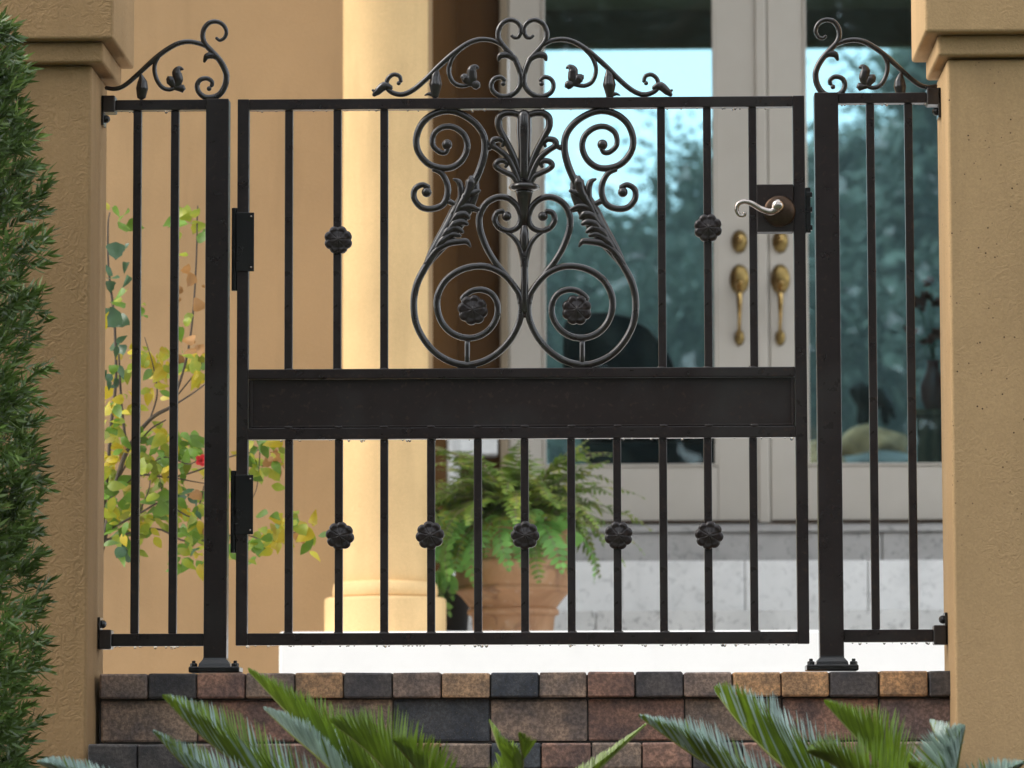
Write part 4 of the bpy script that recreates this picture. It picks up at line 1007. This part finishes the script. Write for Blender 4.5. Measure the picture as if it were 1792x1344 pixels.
def skin_mesh(verts, edges, radii, sub=2, root=0):
    me = bpy.data.meshes.new('statue'); me.from_pydata([tuple(v) for v in verts], edges, [])
    o = bpy.data.objects.new('statue_tmp', me); col.objects.link(o)
    md = o.modifiers.new('skin', 'SKIN'); o.modifiers.new('sub', 'SUBSURF').levels = sub
    for i, sv_ in enumerate(me.skin_vertices[0].data):
        sv_.radius = (radii[i], radii[i]); sv_.use_root = (i == root)
    dg = bpy.context.evaluated_depsgraph_get(); ev = o.evaluated_get(dg)
    m2 = bpy.data.meshes.new_from_object(ev); bm = bmesh.new(); bm.from_mesh(m2)
    bpy.data.objects.remove(o); return bm
def lp(x, y, d=0): return Vector((at(x, y, YR2).x, YR2+d*1.6, rtop+.004+(745-y)*kI))
V = [lp(1545, 694), lp(1530, 697), lp(1514, 696), lp(1503, 690), lp(1495, 692),            # rump, loin, chest, neck, head
     lp(1517, 718, -.02), lp(1513, 744, -.025), lp(1509, 720, .02), lp(1505, 743, .025),
     lp(1549, 716, -.02), lp(1546, 729, -.022), lp(1549, 744, -.025), lp(1553, 715, .02), lp(1550, 728, .022), lp(1554, 743, .025),
     lp(1556, 702), lp(1562, 720), lp(1564, 735), lp(1489, 696)]
E = [(0, 1), (1, 2), (2, 3), (3, 4), (2, 5), (5, 6), (2, 7), (7, 8), (0, 9), (9, 10), (10, 11), (0, 12), (12, 13), (13, 14), (0, 15), (15, 16), (16, 17), (4, 18)]
R = [2.0*q for q in [.028, .026, .034, .038, .026, .015, .011, .015, .011, .018, .011, .010, .018, .011, .010, .009, .006, .009, .014]]
bm = skin_mesh(V, E, R, 2, 1)
st_ = obj('lion_statue', bm, M['statue'], None, True); tag(st_, 'dark four-legged animal statue standing on the tan boulders, seen through the right door', 'statue')
bm = bmesh.new()
for i in range(26):
    d = Vector((rr.uniform(-.4, 1), rr.uniform(-1, 1), rr.uniform(-1, 1))).normalized(); ball(bm, lp(1502, 689)+d*.045, .024, 1, 1, 1.2, 7, 5)
obj('mane', bm, M['statue'], st_, True)
cw = thing('cabinet', (gx(1640, YI), YI+.2, zdb), 'brown wooden cabinet inside the right door, under the red vase', 'cabinet')
obj('cabinet_body', bx(gx(1604, YI), gx(1690, YI), YI+.06, YI+.34, zdb+.001, gz(727, YI, 1600), .005), M['wood'], cw)
obj('cabinet_top', bx(gx(1600, YI), gx(1694, YI), YI+.05, YI+.35, gz(726.5, YI, 1600), gz(714, YI, 1600), .005), M['wood'], cw)
zl_ = gz(714, YI, 1600); vx = gx(1640, YI)
vs_ = obj('vase', lathe(bmesh.new(), [(.03, zl_+.001), (.05, zl_+.05), (.055, zl_+.10), (.03, zl_+.16), (.022, zl_+.19), (.03, zl_+.205), (.022, zl_+.203)], (vx, YI+.2, 0), 24), M['red_glaze'], None, True)
tag(vs_, 'red glazed vase standing on the wooden cabinet inside', 'vase')
bq = thing('flower_bunch', (vx, YI+.2, zl_+.19), 'bunch of red flowers in the vase behind the right door', 'flowers')
for i in range(9):
    e = Vector((vx+rr.uniform(-.10, .08), YI+.2+rr.uniform(-.06, .06), zl_+.22+rr.uniform(.05, .30)))
    bm = bmesh.new(); tube(bm, crom([Vector((vx, YI+.2, zl_+.15)), (Vector((vx, YI+.2, zl_+.25))+e)/2, e], 4), .002, 5); s_ = obj('flower_stem', bm, M['leaf_dark'], bq, True)
    bm = bmesh.new()
    for j in range(8):
        d = Vector((rr.uniform(-1, 1), rr.uniform(-1, 1), rr.uniform(-.3, 1))).normalized(); blade(bm, e, d, d.orthogonal().normalized(), .035, .013, .3, 3)
    obj('blossom', bm, M['petal_dull'], s_, True)

# ------------------------------------------------------------------ trees in the back garden (seen through the house)
def tree_mesh(seed, n, rx, rz):
    rr = random.Random(seed); bm = bmesh.new()
    cl = []
    for i in range(60):
        d = Vector((rr.gauss(0, 1), rr.gauss(0, 1), rr.gauss(0, 1))).normalized()*rr.uniform(.2, 1)
        cl.append((Vector((d.x*rx, d.y*rx, d.z*rz)), rr.uniform(.4, .8)))
    for i in range(n):
        c, r = rr.choice(cl)
        p = c+Vector((rr.gauss(0, 1), rr.gauss(0, 1), rr.gauss(0, .8)))*r*.5
        d = Vector((rr.uniform(-1, 1), rr.uniform(-1, 1), rr.uniform(-1, .6))).normalized()
        blade(bm, p, d, d.orthogonal().normalized(), rr.uniform(.07, .14), rr.uniform(.018, .034), .1, 2, .2)
    for i in range(9000):                                   # broad inner leaves that close the heart of the crown
        c, r = rr.choice(cl); p = c*.8+Vector((rr.gauss(0, 1), rr.gauss(0, 1), rr.gauss(0, 1)))*.28
        d = Vector((rr.uniform(-1, 1), rr.uniform(-1, 1), rr.uniform(-1, .6))).normalized()
        blade(bm, p, d, d.orthogonal().normalized(), rr.uniform(.2, .32), rr.uniform(.06, .1), .1, 2, .2)
    return mesh_of('crown', bm, M['tree_leaf'], False)
crowns = [tree_mesh(3, 42000, 2.0, 2.2), tree_mesh(4, 42000, 2.2, 2.0)]
TL = (('grey-green tree in the back garden, seen behind the gate scrollwork', .0, 38, 4.6, 1.0), ('bushy tree in the back garden, seen beside the meeting stiles of the doors', 2.0, 37, 4.8, 1.05), ('tallest back garden tree, seen through the right front door', 4.2, 35, 5.6, 1.2),
      ('far low tree between two nearer back garden trees', 1.0, 46, 4.6, 1.3), ('far pale tree behind the tallest back garden tree', 3.4, 47, 5.6, 1.35))
for i, (lb_, x, y, zc2, s_) in enumerate(TL):
    zg_ = zdb-.03; q = 2.8
    x = CAMP.x+(x-CAMP.x)*q; y = CAMP.y+(y-CAMP.y)*q; zc2 = CAMP.z+(zc2-CAMP.z)*q; s_ *= q
    t = thing('tree', (x, y, zg_), lb_, 'tree', 'trees in the back garden')
    bm = bmesh.new(); tube(bm, [Vector((x, y, zg_)), Vector((x+.2, y, zc2*.45)), Vector((x-.1, y, zc2)), Vector((x+.2, y, zc2+1.4*s_))], [.5, .4, .3, .08], 10)
    for j in range(6):
        az = j*1.05+i; p = Vector((x, y, zc2+(-1.6+.45*j)*s_)); e = p+Vector((math.cos(az)*1.4*s_, math.sin(az)*1.4*s_, .9*s_)); tube(bm, crom([p, (p+e)/2+Vector((0, 0, .1)), e], 3), [.2, .06], 6)
    obj('trunk', bm, M['bark'], t, True)
    inst('crown', crowns[i % 2], t, Matrix.Translation((x, y, zc2)) @ Matrix.Rotation(i*1.3, 4, 'Z') @ Matrix.Scale(s_, 4))

# ------------------------------------------------------------------ dark wood added unseen behind the camera, to darken fronts and reflections
rr = random.Random(8); bm = bmesh.new()
for i in range(26000):
    x = rr.uniform(-34, 34); h = 11.5+2.5*math.sin(x*.45)+1.5*math.sin(x*1.1+1)
    p = Vector((x, -24+rr.gauss(0, 2.0), -1+h*rr.random()**.8))
    d = Vector((rr.uniform(-1, 1), rr.uniform(-1, 1), rr.uniform(-1, .6))).normalized()
    blade(bm, p, d, d.orthogonal().normalized(), rr.uniform(.5, 1.0), rr.uniform(.12, .25), .1, 2, .2)
o = obj('added_treeline', bm, M['tree_leaf'], None, False); tag(o, 'unseen dark wood added across the street to darken the gate front', 'trees', None, 'stuff')

# ------------------------------------------------------------------ rain mist
bm = bmesh.new(); bmesh.ops.create_cube(bm, size=1)
bmesh.ops.scale(bm, vec=(310, 310, 20), verts=bm.verts); bmesh.ops.translate(bm, vec=(0, 0, -2.3+10), verts=bm.verts)
hm = bpy.data.materials.new('rain_mist'); hm.use_nodes = True; ht = hm.node_tree; ht.nodes.clear()
ho = ht.nodes.new('ShaderNodeOutputMaterial'); hv = ht.nodes.new('ShaderNodeVolumePrincipled')
hv.inputs['Color'].default_value = (.85, .9, .92, 1); hv.inputs['Density'].default_value = .0005; hv.inputs['Anisotropy'].default_value = .2
ht.links.new(hv.outputs[0], ho.inputs['Volume'])
o = obj('haze', bm, hm); o['kind'] = 'stuff'

# ------------------------------------------------------------------ unseen oak canopy, added to shade the pillar fronts
rr = random.Random(17)
oak = thing('added_shade_oak', (-3.6, -4.6, -1.0), 'unseen spreading oak added over the front of the gate to shade the pillars', 'tree')
bm = bmesh.new(); tube(bm, crom([Vector((-3.6, -4.6, -1.02)), Vector((-3.5, -4.5, .8)), Vector((-3.0, -4.3, 2.6)), Vector((-1.5, -4.2, 4.3)), Vector((1.0, -4.0, 5.1)), Vector((3.5, -4.0, 5.3))], 6), [.30, .24, .2, .15, .1, .03], 12)
for y1, x1 in ((-1.8, -1.5), (-6.5, -.5), (-1.9, 1.2), (-6.6, 2.4)): tube(bm, crom([Vector((x1-1, -4.2, 4.2)), Vector((x1, (y1-4.2)/2, 4.9)), Vector((x1+.8, y1, 5.1))], 5), [.1, .03], 8)
obj('trunk', bm, M['bark'], oak, True)
bm = bmesh.new()
cl = [(Vector((rr.uniform(-4.5, 4.8), rr.uniform(-6.6, -1.9), rr.uniform(4.5, 5.9))), rr.uniform(.4, .8)) for _ in range(110)]
for i in range(16000):
    c, r = rr.choice(cl)
    p = c+Vector((rr.gauss(0, 1), rr.gauss(0, .8), rr.gauss(0, .6)))*r*.55
    d = Vector((rr.uniform(-1, 1), rr.uniform(-1, 1), rr.uniform(-.6, .5))).normalized()
    blade(bm, p, d, d.orthogonal().normalized(), rr.uniform(.10, .18), rr.uniform(.025, .04), .1, 2, .2)
obj('foliage', bm, M['tree_leaf'], oak, False, kind='stuff')  # leaves of the added shade oak
